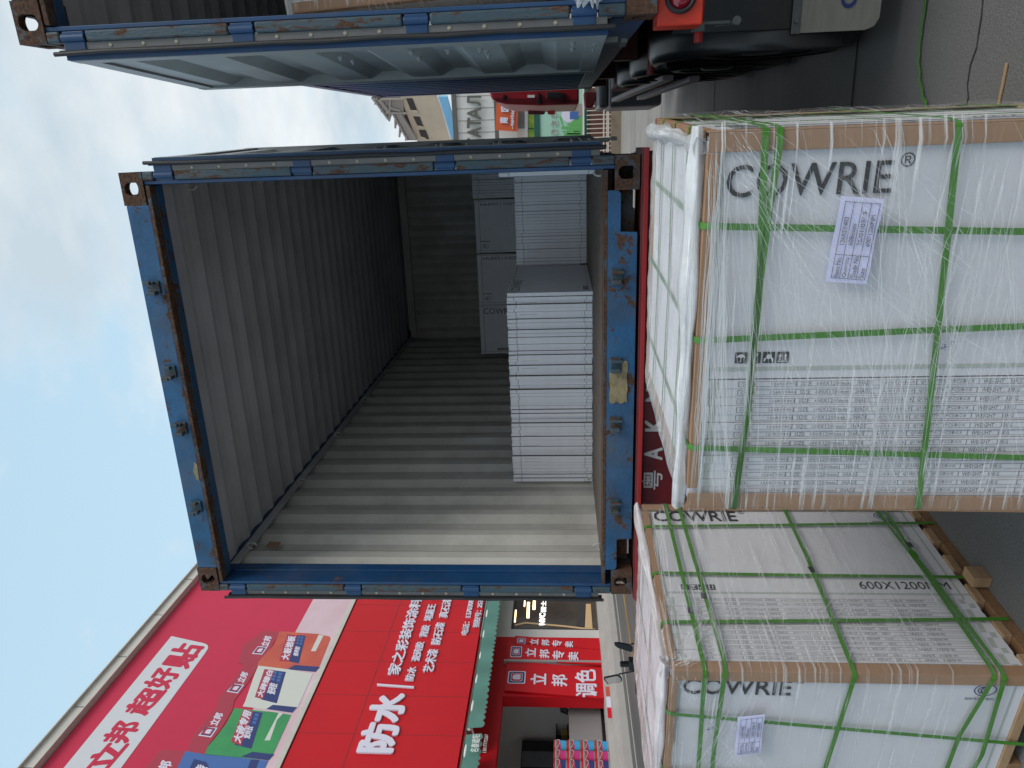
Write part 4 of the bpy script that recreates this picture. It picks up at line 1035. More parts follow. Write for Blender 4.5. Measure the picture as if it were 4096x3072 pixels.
# printed mortar bags: (colour, polygon, flag polygon, product text)
def bag(body, flag, colr, name, title, t_q, sub_q, logo_q, lp_q, cnt):
    b = MB(); b.ext([F(p, X0+.002*cnt) for p in flag], NX*.006); bch(b, 'bag_flag', 'banner_d')
    b = MB(); b.ext([F(p, X0+.002*cnt) for p in body], NX*.007); o = bch(b, 'bag_print', colr)
    X2 = X0+.002*cnt+.0072
    b = MB(); e = [F(p, X2) for p in sub_q]; b.ext([e[0], e[1], e[2], e[3]], NX*.002, 0)
    e2 = [F(p, X2+.003) for p in t_q]; b.ext(e2, NX*.002, 1)
    o = e2[0]; b.text(title, o+NX*.0025+(e2[1]-o)*.04+(e2[3]-o)*.08, (e2[1]-o)*.92, (e2[3]-o)*.84, 2, .05)
    o = e[0]; b.text('瓷砖胶', o+NX*.0025+(e[1]-o)*.22+(e[3]-o)*.25, (e[1]-o)*.34, (e[3]-o)*.55, 2, .04)
    for k in range(3):
        for r2 in range(2): b.ext([o+NX*.002+(e[1]-o)*(.64+k*.11+dx)+(e[3]-o)*(.2+.35*r2+dz) for dx, dz in ((0, 0), (.08, 0), (.08, .22), (0, .22))], NX*.001, 3)
    bch(b, 'bag_title', ['navy', 'banner_d', 'letter', 'blue_p'])
    b = MB(); l = [F(p, X2) for p in logo_q]; b.ext(l, NX*.002, 0); o = l[0]
    c = lambda a, q: o+(l[1]-o)*a+(l[3]-o)*q+NX*.0025
    b.ext([c(.1, .1), c(.9, .1), c(.9, .9), c(.1, .9)], NX*.001, 1); b.ext([c(.18, .18), c(.82, .18), c(.82, .82), c(.18, .82)], NX*.002, 2)
    b.text('n', c(.28, .24)+NX*.003, (l[1]-o)*.44, (l[3]-o)*.44, 0, .10)
    lo = F(lp_q[0], X2); b.text('立邦', lo, F(lp_q[1], X2)-lo, F(lp_q[2], X2)-lo, 0, .04)
    bch(b, 'bag_logo', ['letter', 'navy', 'banner_d'])
    return X2
XX = bag([Q2(75, 775), Q2(60, 815), Q2(320, 840), Q2(535, 862), Q2(580, 810), Q2(668, 590), Q2(660, 570), Q2(560, 548), Q2(245, 527), Q2(200, 640)],
    [Q2(-60, 640), Q2(-95, 790), Q2(60, 822), Q2(80, 770), Q2(160, 690), Q2(250, 530), Q2(110, 520), Q2(50, 570)], 'orange_p', 'o', '大板岩板',
    [Q2(325, 775), Q2(392, 560), Q2(308, 548), Q2(243, 768)], [Q2(405, 792), Q2(462, 562), Q2(392, 555), Q2(325, 775)],
    [Q2(100, 718), Q2(145, 655), Q2(65, 650), Q2(15, 712)], [Q2(150, 655), Q2(188, 570), Q2(85, 645)], 1)
b = MB(); e = [F(p, XX) for p in (Q2(545, 862), Q2(580, 820), Q2(370, 805), Q2(310, 840))]; b.ext(e, NX*.002, 0); bch(b, 'bag_side_label', 'navy')
b = MB(); e = [F(p, XX) for p in (Q2(545, 690), Q2(610, 560), Q2(570, 555), Q2(505, 690))]; b.ext(e, NX*.002, 0); bch(b, 'bag_seal_row', 'cream_p')
XX = bag([Q2(-40, 1110), Q2(-60, 1150), Q2(120, 1170), Q2(350, 1200), Q2(395, 1160), Q2(520, 880), Q2(320, 842), Q2(70, 812), Q2(40, 880)],
    [Q1(1810, 1080), Q1(1800, 1150), Q1(1930, 1160), Q1(1945, 1100), Q1(2060, 950), Q1(2140, 820), Q1(2020, 790), Q1(1990, 860)], 'cream_p', 'w', '大砖臻白',
    [Q2(105, 1088), Q2(205, 850), Q2(120, 838), Q2(40, 1070)], [Q2(222, 1122), Q2(298, 862), Q2(205, 850), Q2(90, 1090)],
    [Q1(1970, 1040), Q1(2025, 970), Q1(1945, 960), Q1(1880, 1025)], [Q1(2020, 960), Q1(2068, 875), Q1(1960, 940)], 2)
b = MB(); e = [F(p, XX) for p in (Q2(350, 1200), Q2(392, 1155), Q2(190, 1135), Q2(135, 1170))]; b.ext(e, NX*.002, 0); bch(b, 'bag_side_label', 'navy')
XX = bag([Q1(1725, 1480), Q1(1700, 1545), Q1(1960, 1570), Q2(160, 1595), Q2(190, 1545), Q2(340, 1220), Q2(180, 1195), Q1(1945, 1165), Q1(1880, 1290), Q1(1780, 1420)],
    [Q1(1610, 1380), Q1(1555, 1500), Q1(1560, 1530), Q1(1700, 1545), Q1(1725, 1475), Q1(1840, 1330), Q1(1940, 1160), Q1(1800, 1150), Q1(1760, 1200)], 'green_p', 'g', '大砖专用',
    [Q1(2000, 1475), Q1(2100, 1190), Q1(2020, 1170), Q1(1915, 1440)], [Q1(2085, 1500), Q1(2180, 1200), Q1(2100, 1190), Q1(1945, 1465)],
    [Q1(1750, 1405), Q1(1805, 1325), Q1(1710, 1320), Q1(1645, 1390)], [Q1(1800, 1315), Q1(1862, 1210), Q1(1730, 1300)], 3)
b = MB(); e = [F(p, XX) for p in (Q2(150, 1595), Q2(200, 1545), Q2(20, 1525), Q1(2000, 1565))]; b.ext(e, NX*.002, 0); bch(b, 'bag_side_label', 'navy')
b = MB(); e = [F(p, XX) for p in (Q2(225, 1260), Q2(275, 1205), Q2(240, 1200), Q2(120, 1430), Q2(165, 1430))]; b.ext([e[0], e[1], e[2], e[3], e[4]], NX*.002, 0); bch(b, 'bag_seal_row', 'cream_p')
b = MB(); b.ext([F(p, X0+.008) for p in (Q1(1540, 1520), Q1(1470, 1659), Q1(1420, 1760), Q2(60, 1800), Q2(150, 1600), Q1(1960, 1572), Q1(1700, 1548))], NX*.006, 0)
b.ext([F(p, X0+.0141) for p in (Q1(1610, 1585), Q1(1545, 1720), Q1(1700, 1760), Q1(1730, 1640), Q1(1710, 1610))], NX*.003, 1)
b.text('砖', F(Q1(1700, 1730), X0+.018), F(Q1(1730, 1640), X0+.018)-F(Q1(1700, 1730), X0+.018), F(Q1(1600, 1715), X0+.018)-F(Q1(1700, 1730), X0+.018), 2, .04)
b.ext([F(p, X0+.0141) for p in (Q1(2080, 1590), Q1(2150, 1590), Q1(2110, 1700), Q1(2040, 1700))], NX*.003, 1)
bch(b, 'bag_print', ['blue_p', 'navy', 'letter'])
b = MB(); b.ext([F(p, X0+.008) for p in (Q1(1330, 1510), Q1(1540, 1520), Q1(1470, 1659), Q1(1420, 1760), Q1(1150, 1760), Q1(1210, 1659))], NX*.005, 0)
b.text('邦', F(Q1(1400, 1690), X0+.0135), F(Q1(1440, 1610), X0+.0135)-F(Q1(1400, 1690), X0+.0135), F(Q1(1300, 1670), X0+.0135)-F(Q1(1400, 1690), X0+.0135), 1, .04)
bch(b, 'bag_flag', ['banner_d', 'letter'])
# lower sign board with raised letters
sg = empty('shop_sign', (FX, 14, 6), 0, 'red shop sign with raised white waterproofing and paint lettering above the awnings', 'sign')
def sch(mb, name, m): return world_child(mb.build(name, m), sg)
b = MB(); b.box(FX-.04, FX+.06, YA, YB, zsb, zst); sch(b, 'sign_board', 'sign')
b = MB(); ysm = [F(Q2(a, c)).y for a, c in ((840, 1395), (990, 1080), (1090, 797), (1165, 545))]; dy = (ysm[3]-ysm[0])/3
for k in range(-5, 26): yy = ysm[0]+dy*k; b.box(FX+.0601, FX+.0615, yy, yy+.015, zsb, zst)
zm = F(Q2(870, 1395)).z; b.box(FX+.0616, FX+.0625, YA, YB, zm, zm+.02); sch(b, 'panel_joint', 'seam')
XS = FX+.065; dp = .035
def st(s, y0, y1, z0, z1, bold=.02):
    b = MB(); ftext(b, s, y0, y1, z0, z1, XS, 0, bold, dp); sch(b, 'raised_letters', 'letter')
st('防水', Q2(1195, 1548), Q2(1285, 1048), Q2(1190, 1540), Q2(872, 1520), .045)
st('家之彩装饰涂料', Q2(1245, 895), Q2(1440, 262), Q2(1242, 890), Q2(1135, 880))
st('防水', Q2(1358, 942), Q2(1380, 828), Q2(1358, 940), Q2(1283, 935)); st('瓷砖胶', Q2(1408, 780), Q2(1450, 622), Q2(1408, 778), Q2(1337, 770))
st('背胶', Q2(1472, 580), Q2(1487, 482), Q2(1472, 578), Q2(1402, 572)); st('堵漏王', Q2(1512, 445), Q2(1540, 308), Q2(1512, 440), Q2(1442, 430)); st('多', Q2(1555, 270), Q2(1565, 225), Q2(1552, 268), Q2(1492, 262))
st('艺术漆', Q2(1523, 872), Q2(1562, 682), Q2(1523, 870), Q2(1430, 866)); st('防石漆', Q2(1580, 640), Q2(1625, 460), Q2(1580, 638), Q2(1500, 628)); st('真石漆', Q2(1642, 420), Q2(1678, 258), Q2(1640, 418), Q2(1565, 408))
st('电话：13703081', Q2(1808, 560), Q2(1862, 258), Q2(1808, 558), Q2(1752, 550), .015); st('授权号：2539', Q2(1902, 498), Q2(1945, 258), Q2(1902, 497), Q2(1848, 490), .015)
b = MB(); b.ext([F(p, XS) for p in (Q2(1360, 1004), Q2(1360, 990), Q2(1055, 968), Q2(1055, 982))], NX*dp); sch(b, 'raised_bar', 'letter')
# awnings
XAW = FX+.75
def awning(ya, yb, label, words=None):
    aw = empty('awning', (FX, ya, 3.4), 0, label, 'awning'); zt_ = F(Q2(1900, 1000), XAW).z
    b = MB(); zA = zsb-.16; zB = F(Q2(1885, 900), XAW+.0).z
    b.add([(FX+.01, ya, zA), (FX+.01, yb, zA), (XAW, yb, zB+.05), (XAW, ya, zB+.05)], [(0, 1, 2, 3)])
    o = len(b.v)
    w_ = world_child(b.build('awning_cloth', 'awning'), aw); md = w_.modifiers.new('s', 'SOLIDIFY'); md.thickness = .008
    b = MB(); b.cyl((XAW, ya, zB), (XAW, yb, zB), .035, n=12); world_child(b.build('front_tube', 'awn_w'), aw)
    b = MB(); z1 = F(Q2(1985, 900), XAW).z; n = int((yb-ya)/.16); o = 0; vs = []
    pts = [(XAW+.036, ya, zB+.03)]
    K = n*6
    for i in range(K+1):
        y = ya+(yb-ya)*i/K; vs.append((XAW+.03+.012*math.sin(i*.21), y, zB+.03)); vs.append((XAW+.06+.03*math.sin(i*.17), y, z1-.05*abs(math.sin(math.pi*i/6))))
    b.add(vs, [(2*i, 2*i+2, 2*i+3, 2*i+1) for i in range(K)]); q = world_child(b.build('valance', 'awning'), aw); md = q.modifiers.new('s', 'SOLIDIFY'); md.thickness = .006
    for y in (ya+.1, yb-.1): b = MB(); b.bar((FX+.06, y, zA-.25), (XAW, y, zB-.03), .03, .03); world_child(b.build('folding_arm', 'awn_w'), aw)
    return aw, zB, z1
y1 = F(Q2(1845, 1340), XAW).y; y0_ = F(Q2(1838, 1400), XAW).y
awf, zB, z1_ = awning(y1, y1+9.5, 'long teal awning with scalloped edge behind the container, over the shop front')
awn, _a, _b = awning(y0_-4.2, y0_, 'short teal awning at the left, its scalloped edge printed with small white characters')
b = MB(); p = F(Q2(1895, 1530), XAW+.095); b.text('名泰遮阳', p, (0, .44, 0), (0, 0, .17), 0, .02); b.text('15017775267', p-Vector((0, 0, .15)), (0, .46, 0), (0, 0, .07), 0, .0)
world_child(b.build('awning_lettering', 'awn_w'), awn)
# ground floor front
zf = F(Q3(1070, 1095)).z; zl = zsb-.02
def wch(mb, name, m, **k): return world_child(mb.build(name, m, **k), shop)
yO = F(Q3(640, 1070)).y; zO = F(Q3(232, 1040)).z         # right jamb and head of the opening
y3a, y3b = yO, F(Q3(640, 800)).y; y2b = F(Q3(560, 632)).y; y1b = F(Q3(600, 575)).y; yw0 = F(Q3(600, 510)).y
b = MB(); b.box(FX-.3, FX, YA, yO, zO, zl, 0); b.box(FX-.3, FX, yO, y1b+.0, zf-.1, zl, 0); wch(b, 'front_wall', ['sign'])
b = MB(); b.box(FX-.3, FX-.001, y1b, yw0, zf-.1, zl); b.box(FX-.3, FX-.001, yw0, YB, F(Q3(300, 480)).z, zl); wch(b, 'white_tile_wall', 'tilew')
b = MB(); b.box(FX-4.3, FX-.31, YA, yO+1.5, zf-.12, zf-.02, 0); b.box(FX-4.3, FX-.31, YA, yO+1.5, zO+.5, zO+.6, 1); b.box(FX-4.3, FX-.31, yO+1.4, yO+1.5, zf, zO+.5, 1)
wch(b, 'shop_interior', ['step', 'tilew'])
# lit neighbouring showroom window
b = MB(); zw1 = F(Q3(300, 480)).z; b.box(FX-.12, FX-.10, yw0, YB, zf, zw1, 0); wch(b, 'showroom_glass', 'glass')
b = MB()
for y in (yw0, yw0+5.2): b.box(FX-.14, FX-.02, y, y+.06, zf, zw1)
b.box(FX-.14, FX-.02, yw0, YB, zw1-.05, zw1+.02); wch(b, 'window_frame', 'black')
XG = FX-.095
def fr(mb, pts, x=XG, th=.01, m=0): mb.ext([F(p, x) for p in pts], NX*th, m)
b = MB(); fr(b, [Q3(428, 415), Q3(450, 415), Q3(455, 285), Q3(433, 285)]); fr(b, [Q3(478, 345), Q3(500, 345), Q3(503, 265), Q3(482, 265)]); fr(b, [Q3(326, 450), Q3(336, 450), Q3(345, 350), Q3(334, 350)]); fr(b, [Q3(405, 320), Q3(415, 320), Q3(418, 262), Q3(409, 262)])
wch(b, 'showroom_lamp', 'lit')
b = MB(); ftext(b, 'NVC', Q3(585, 475), Q3(585, 375), Q3(582, 470), Q3(530, 470), XG, 0, .05, .01); ftext(b, '雷士照', Q3(590, 368), Q3(590, 225), Q3(590, 365), Q3(545, 365), XG, 0, .015, .01); wch(b, 'showroom_lettering', 'lit_w')
b = MB(); fr(b, [Q3(912, 500), Q3(975, 505), Q3(960, 300), Q3(920, 300)]); fr(b, [Q3(330, 480), Q3(420, 462), Q3(740, 490), Q3(1000, 520), Q3(1000, 508), Q3(740, 478), Q3(420, 450), Q3(330, 470)]); wch(b, 'showroom_panel', 'warm')
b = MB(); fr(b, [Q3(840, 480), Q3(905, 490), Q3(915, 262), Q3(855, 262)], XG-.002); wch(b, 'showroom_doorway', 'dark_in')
# vertical posters
def poster(pts, x, words, lab, lq, bold=.02):
    po = empty('poster', F(pts[0], x), 0, lab, 'poster'); P_ = [F(p, x) for p in pts]; zmin = min(p.z for p in P_); zmax = max(p.z for p in P_); ya, yb = min(p.y for p in P_), max(p.y for p in P_)
    b = MB(); b.ext(P_, NX*.04); world_child(b.build('poster_sheet', 'sign'), po)
    b = MB(); X2 = x+.0405; wd = yb-ya
    o, ex, ez = V3(X2, F(lq[0], X2).y, F(lq[0], X2).z), V3(0, F(lq[1], X2).y-F(lq[0], X2).y, 0), V3(0, 0, F(lq[2], X2).z-F(lq[0], X2).z)
    c = lambda a, q: o+ex*a+ez*q
    def rr(i, off, m): b.ext([c(i, i+.08), c(i+.05, i), c(1-i-.05, i), c(1-i, i+.08), c(1-i, 1-i-.08), c(1-i-.05, 1-i), c(i+.05, 1-i), c(i, 1-i-.08)], NX*off, m)
    rr(0, .004, 0); rr(.06, .006, 1); rr(.17, .008, 0); rr(.2, .010, 2)
    b.text('n', c(.30, .26)+NX*.0105, ex*.42, ez*.48, 0, .11)
    world_child(b.build('logo', ['letter', 'navy', 'sign']), po)
    b = MB()
    for w_, q in words: ftext(b, w_, q[0], q[1], q[2], q[3], X2, 0, bold, .015)
    world_child(b.build('poster_lettering', 'letter'), po)
    return po
poster([Q3(1075, 1092), Q3(245, 1025), Q3(262, 780), Q3(1065, 842)], FX+.02, [('立', (Q3(590, 972), Q3(590, 880), Q3(590, 965), Q3(458, 960))), ('邦', (Q3(768, 985), Q3(765, 888), Q3(768, 980), Q3(635, 975))), ('调色', (Q3(1015, 1075), Q3(1005, 845), Q3(1018, 1070), Q3(832, 1065)))],
       'widest red poster beside the shop opening, whose bottom line has two large white characters', (Q3(415, 960), Q3(424, 858), Q3(268, 958)))
poster([Q3(1060, 812), Q3(265, 765), Q3(280, 632), Q3(1060, 692)], FX+.06, [(c_, q) for c_, q in (('立', (Q3(503, 740), Q3(503, 670), Q3(503, 738), Q3(415, 732))), ('邦', (Q3(618, 752), Q3(618, 680), Q3(618, 750), Q3(533, 742))), ('专', (Q3(742, 762), Q3(742, 690), Q3(742, 760), Q3(642, 752))), ('卖', (Q3(860, 772), Q3(860, 700), Q3(860, 770), Q3(772, 762))))],
       'middle red poster of the three, four white characters under its blue logo', (Q3(385, 740), Q3(392, 652), Q3(292, 738)))
poster([Q3(1060, 690), Q3(330, 628), Q3(335, 572), Q3(1060, 628)], FX+.03, [(c_, q) for c_, q in (('立', (Q3(524, 640), Q3(524, 592), Q3(524, 638), Q3(452, 634))), ('邦', (Q3(618, 648), Q3(618, 598), Q3(618, 646), Q3(550, 642))), ('专', (Q3(722, 655), Q3(722, 604), Q3(722, 652), Q3(638, 648))), ('卖', (Q3(815, 662), Q3(815, 612), Q3(815, 660), Q3(745, 654))))],
       'narrowest red poster, next to the white tiled wall', (Q3(416, 634), Q3(422, 582), Q3(348, 632)))
b = MB(); pa = F(Q3(600, 790), FX+.02).y; b.box(FX+.0, FX+.10, pa-.04, pa+.03, zf, zO+.05); wch(b, 'grey_door_trim', 'counter')
# counter, screen, shelves, fridge inside
XC = FX-.6
ct = empty('shop_counter', F(Q3(1075, 1400), XC), 0, 'grey shop counter with a pale end panel inside the paint shop', 'counter')
b = MB(); ya, yb, yc = F(Q3(900, 1430), XC).y, F(Q3(900, 1150), XC).y, F(Q3(900, 1087), XC).y; za, zb = F(Q3(1075, 1250), XC).z, F(Q3(778, 1150), XC).z
b.box(XC-.5, XC, ya, yb, zf, zb, 0); b.box(XC-.52, XC+.01, yb, yc, zf, zb+.0, 1); b.box(XC-.02, XC+.012, ya, yb-.001, zf, zf+.06, 2); world_child(b.build('counter_body', ['counter', 'letter', 'black']), ct)
mo = empty('monitor', F(Q3(775, 1170), XC-.25), 0, 'small dark screen tilted on the shop counter', 'monitor')
b = MB(); p0 = F(Q3(772, 1212), XC-.25); p1 = F(Q3(765, 1140), XC-.25); up = F(Q3(708, 1188), XC-.25)-p0; b.ob(p0, p1-p0, up, (-.03, 0, 0)); world_child(b.build('screen_case', 'black'), mo)
b = MB(); b.ob(p0+(p1-p0)*.08+up*.1+V3(.001, 0, 0), (p1-p0)*.84, up*.8, (.002, 0, 0)); world_child(b.build('screen', 'grey_box'), mo)
b = MB(); b.cyl(p0+(p1-p0)*.5+V3(-.02, 0, -.2), p0+(p1-p0)*.5+V3(-.02, 0, .02), .02); world_child(b.build('screen_stand', 'black'), mo)
sh = empty('shelf_unit', F(Q3(765, 1400), XC-1.2), 0, 'dark open shelf with small goods behind the shop counter', 'shelf')
b = MB(); XSH = XC-1.5; ya, yb = F(Q3(720, 1430), XSH).y, F(Q3(720, 1225), XSH).y; zz = F(Q3(672, 1225), XSH).z
b.box(XSH-.4, XSH-.38, ya, yb, zf, zz)
for k in range(5): z_ = zf+(zz-zf)*k/4; b.box(XSH-.37, XSH, ya, yb, z_-.02, z_)
b.box(XSH-.37, XSH, ya-.02, ya, zf, zz); b.box(XSH-.37, XSH, yb, yb+.02, zf, zz); world_child(b.build('shelf_frame', 'black'), sh)
for (q0, q1, m_, nm) in ((Q3(770, 1385), Q3(715, 1335), 'gold', 'yellow carton on the dark shelf in the shop'), (Q3(770, 1310), Q3(722, 1265), 'pail_b', 'blue and white packet on the dark shelf in the shop')):
    p, q = F(q0, XSH-.1), F(q1, XSH-.1); b = MB(); b.box(XSH-.28, XSH-.1, p.y, q.y, p.z, q.z); tag(b.build('packet', m_, bevel=.01), nm, 'packet')
fr_o = empty('display_fridge', F(Q3(640, 1659), XC-1.9), 0, 'black glass-fronted cabinet at the left inside the shop', 'cabinet'); XF = XC-1.9
b = MB(); ya, yb = F(Q3(500, 1800), XF).y, F(Q3(500, 1432), XF).y; zz = F(Q3(387, 1500), XF).z; b.box(XF-.6, XF, ya, yb, zf, zz, 0); world_child(b.build('cabinet_body', 'black'), fr_o)
p, q = F(Q3(600, 1655), XF+.001), F(Q3(392, 1520), XF+.001); b = MB(); b.box(XF+.001, XF+.01, p.y, q.y, zf+.3, q.z); world_child(b.build('cabinet_glass', 'grey_box'), fr_o)
# pails stacked by the entrance
XP = FX+.30
za, zb = F(Q3(1108, 1450), XP).z, F(Q3(650, 1450), XP).z; ph = (zb-za)/4; pw = (F(Q3(650, 1415), XP).y-F(Q3(650, 1500), XP).y)*.62
print('pail height', ph, 'width', pw)
cols = [(1455, 'pail_b', 'blue'), (1540, 'pail_m', 'magenta'), (1620, 'navy', 'navy and white')]
for ci, (bq, m_, cn) in enumerate(cols):
    for k in range(4):
        yc_ = F(Q3(900, bq), XP).y; R9 = pw*.80; z0 = za+ph*k
        pl = empty('paint_pail', (XP-.1, yc_, z0), 0, 'paint pail with red and %s label, %s one in the %s column' % (cn, ['lowest', 'second lowest', 'second highest', 'topmost'][k], ['right-hand', 'middle', 'left-hand'][ci]), 'paint pail', 'paint pails stacked by the shop entrance')
        b = MB(); b.lathe((0, 0, 0), (0, 0, 1), [(0, .0), (R9*.86, .0), (R9*.93, ph*.80), (R9*.97, ph*.80), (R9*.97, ph*.86)], 28); q = b.build('pail_body', 'pail_w', pl, smooth=True)
        b = MB(); b.lathe((0, 0, 0), (0, 0, 1), [(R9*1.0, ph*.86), (R9*1.02, ph*.90), (R9*1.02, ph*.955), (R9*.9, ph*.97), (0, ph*.97)], 28); b.build('lid', ['red'] if ci == 0 or k == 3 else 'sign', pl, smooth=True)
        b = MB(); n = 16; o = 0; vs = []
        for i in range(n+1):
            t = R_(-75)+R_(150)*i/n; zz0 = ph*.12; zz1 = ph*(.50+.05*math.sin(t*2)); r0 = R9*.885; r1 = R9*.925
            for rr_, z_ in ((r0, zz0), (r1*.99, zz1), (r1, ph*.70)): vs.append((rr_*math.cos(t)+.003, rr_*math.sin(t), z_))
        fs = []; ms = []
        for i in range(n): a = 3*i; fs += [(a, a+3, a+4, a+1), (a+1, a+4, a+5, a+2)]; ms += [0, 1]
        b.v = vs; b.f = fs; b.m = ms; b.build('pail_label', [m_, 'banner_d'], pl, smooth=True)
        b = MB(); b.tube([(0+R9*.98*math.cos(t)*1.02, R9*.98*math.sin(t), ph*.82-ph*.30*math.cos(t)*max(0, math.cos(t))) for t in [R_(-90+18*i) for i in range(11)]], .004, 6); b.build('handle', 'pail_w', pl)
# kerb, steps and street
tag(MB().box(-12.05, -7.2, -20, 60, -.3, .45).build('street', 'street'), kind='structure')
b = MB(); b.box(FX-.35, FX+.35, -20, 60, .0, zf-.005); b.box(FX+.36, FX+.62, -20, 60, .0, zf-.12); b.box(FX+.63, FX+1.05, -20, 60, .0, .60)
tag(b.build('kerb', 'step'), kind='structure')
b = MB()
for xx in (-10.35,): b.box(xx, xx+.10, -10, 60, .451, .456, 0)
for xx in (-8.9,): b.box(xx, xx+.12, -10, 60, .451, .456, 1)
tag(b.build('road_marking', ['street' if False else 'step', 'yellow']), kind='structure')
for (a0, b0, a1, b1, m_, lb) in ((1095, 1065, 1130, 985, 'orange_p', 'orange and red sticker strip on the shop step, nearest the posters'), (1100, 1155, 1128, 1068, 'letter', 'white sticker strip on the shop step, between the orange and red ones'), (1108, 1245, 1136, 1160, 'red_tape', 'red sticker strip on the shop step, nearest the pails')):
    p, q = F(Q3(a1, b0), FX+.352), F(Q3(a0, b1), FX+.352); b = MB(); z_ = zf-.02
    b.box(FX+.3505, FX+.354, p.y, q.y, z_-.11, z_-.01); tag(b.build('floor_sticker', m_), lb, 'sticker')
# electric scooter half hidden behind the left pallet
dS = 5.6
def S(a, b, dy=0): return at(Q3(a, b)[0], Q3(a, b)[1], 'y', dS+dy)
scn = empty('electric_scooter', (S(1340, 860).x, dS, 0), 0, 'parked black scooter whose mirrors and handlebar rise behind the left pallet', 'scooter')
def sc_(mb, nm, m, **k): return world_child(mb.build(nm, m, **k), scn)
for pts, tint in (([(1155, 625), (1160, 645), (1185, 665), (1295, 700), (1308, 690), (1310, 665), (1282, 640), (1190, 622)], 'black'), ([(1070, 912), (1070, 930), (1100, 966), (1205, 950), (1222, 938), (1218, 915), (1200, 898), (1180, 890)], 'mirror')):
    b = MB(); P_ = [S(a, c) for a, c in pts]; b.ext(P_, (0, .02, 0)); sc_(b, 'mirror', 'black', bevel=.004)
    if tint == 'mirror':
        cen = sum(P_, Vector())/len(P_); b = MB(); b.ext([cen+(p-cen)*.86-V3(0, .002, 0) for p in P_], (0, .0015, 0)); sc_(b, 'mirror_glass', mat('mirror_glass', (.6, .62, .62), .05, metal=1))
b = MB(); b.tube([S(1190, 890), S(1195, 880), S(1320, 855), S(1345, 850)], .007); sc_(b, 'mirror_stem', 'black')
b = MB(); b.tube([S(1285, 640), S(1300, 628), S(1345, 630), S(1420, 640)], .007); sc_(b, 'mirror_stem', 'black')
b = MB(); P0_, P1_ = S(1345, 870), S(1350, 1035); b.cyl(P0_, P1_, .02, .022, n=12); b.tube([S(1350, 640), S(1370, 760), S(1345, 870)], .012); sc_(b, 'handlebar', 'black')
b = MB(); p = S(1310, 800); b.ob(p+V3(-.05, -.03, -.06), (.10, 0, 0), (0, .08, 0), (0, 0, .10)); sc_(b, 'phone_holder', 'black', bevel=.006)
c0 = S(1400, 800); b = MB(); b.tube([(c0.x, dS, 1.15), (c0.x, dS+.02, .7), (c0.x, dS-.25, .28)], .03); b.box(c0.x-.16, c0.x+.16, dS+.05, dS+.10, .35, 1.0); b.box(c0.x-.15, c0.x+.15, dS+.1, dS+1.0, .28, .36); b.box(c0.x-.14, c0.x+.14, dS+.55, dS+1.15, .36, .78); sc_(b, 'scooter_body', 'black', bevel=.03)
for yy in (dS-.28, dS+1.05):
    b = MB(); b.lathe((c0.x-.05, yy, .24), (1, 0, 0), [(.12, 0), (.22, .0), (.24, .03), (.24, .07), (.22, .10), (.12, .10)], 24); sc_(b, 'scooter_wheel', 'tyre', smooth=True)
# ------------------------------------------------------------ far end of the yard (seen through the gap)
G3 = lambda a, b: (1480+a*.2351, 350+b*.2351)
G4 = lambda a, b: (1960+a*.3617, 350+b*.3617)
YF = at(*G4(1450, 400), 'z', 0).y
def far_box(name, q0, q1, y, depth, m, ground=False, parent=None, bevel=0):
    """upright box whose front fills the rectangle between two photograph points"""
    a, b_ = at(q0[0], q0[1], 'y', y), at(q1[0], q1[1], 'y', y); z0, z1 = sorted((a.z, b_.z)); x0, x1 = sorted((a.x, b_.x))
    mb = MB(); mb.box(x0, x1, y, y+depth, 0 if ground else z0, z1); o = mb.build(name, m, None, bevel=bevel)
    if parent is not None: world_child(o, parent)
    return o
def far_poly(mb, pts, y, d, m=0): mb.ext([at(p[0], p[1], 'y', y) for p in pts], (0, -d, 0), m)
wl = MB(); zk = at(*G4(1340, 400), 'y', YF).z; wl.box(-3.5, 6, YF, YF+.25, 0, zk); tag(wl.build('low_wall', 'kerb'), 'low stained concrete wall under the pale railing at the far end', 'wall')
rl = empty('railing', (0, YF+.1, 0), 0, 'pale metal railing on the low wall at the far end of the yard', 'railing')
z_a, z_b, z_c = at(*G4(1300, 400), 'y', YF+.1).z, at(*G4(1265, 400), 'y', YF+.1).z, at(*G4(1070, 400), 'y', YF+.1).z
b = MB()
for z_ in (zk+.05, z_a, z_b): b.box(-3.5, 6, YF+.08, YF+.12, z_, z_+.035)
world_child(b.build('rail', 'railm'), rl)
yv = [at(*G4(1180, q), 'y', YF+.1).x for q in (253, 303, 352, 402, 452, 502)]; dx = (yv[-1]-yv[0])/5
for k in range(-9, 14):
    b = MB(); x = yv[0]+dx*k; b.box(x-.012, x+.012, YF+.085, YF+.115, zk, z_c); world_child(b.build('rail_post', 'railm'), rl)
Y2 = YF+.9
b = MB(); zq = at(*G4(1050, 400), 'y', Y2).z; b.box(-5, 8, Y2, Y2+.3, 0, zq); tag(b.build('tiled_wall', 'brick'), 'dark red tiled wall behind the far railing', 'wall')
po = empty('billboard', (0, Y2, 0), 0, 'pale green poster billboard with outlined characters and a skyline above the tiled wall', 'billboard')
zt0, zt1 = at(*G4(1035, 400), 'y', Y2-.02).z, at(*G4(550, 400), 'y', Y2-.02).z
b = MB(); b.box(-4, 7, Y2-.02, Y2+.05, zt0, zt1); world_child(b.build('poster_sheet', 'mint'), po)
b = MB(); b.box(-4, 7, Y2-.05, Y2+.06, zt1, zt1+.16); b.box(-4, 7, Y2-.05, Y2+.06, zt0-.12, zt0); world_child(b.build('poster_frame', 'dgreen'), po)
b = MB(); b.box(-4, 7, Y2-.07, Y2-.051, zt0-.02, zt0+.03); world_child(b.build('white_trim', 'wht_p'), po)
b = MB()
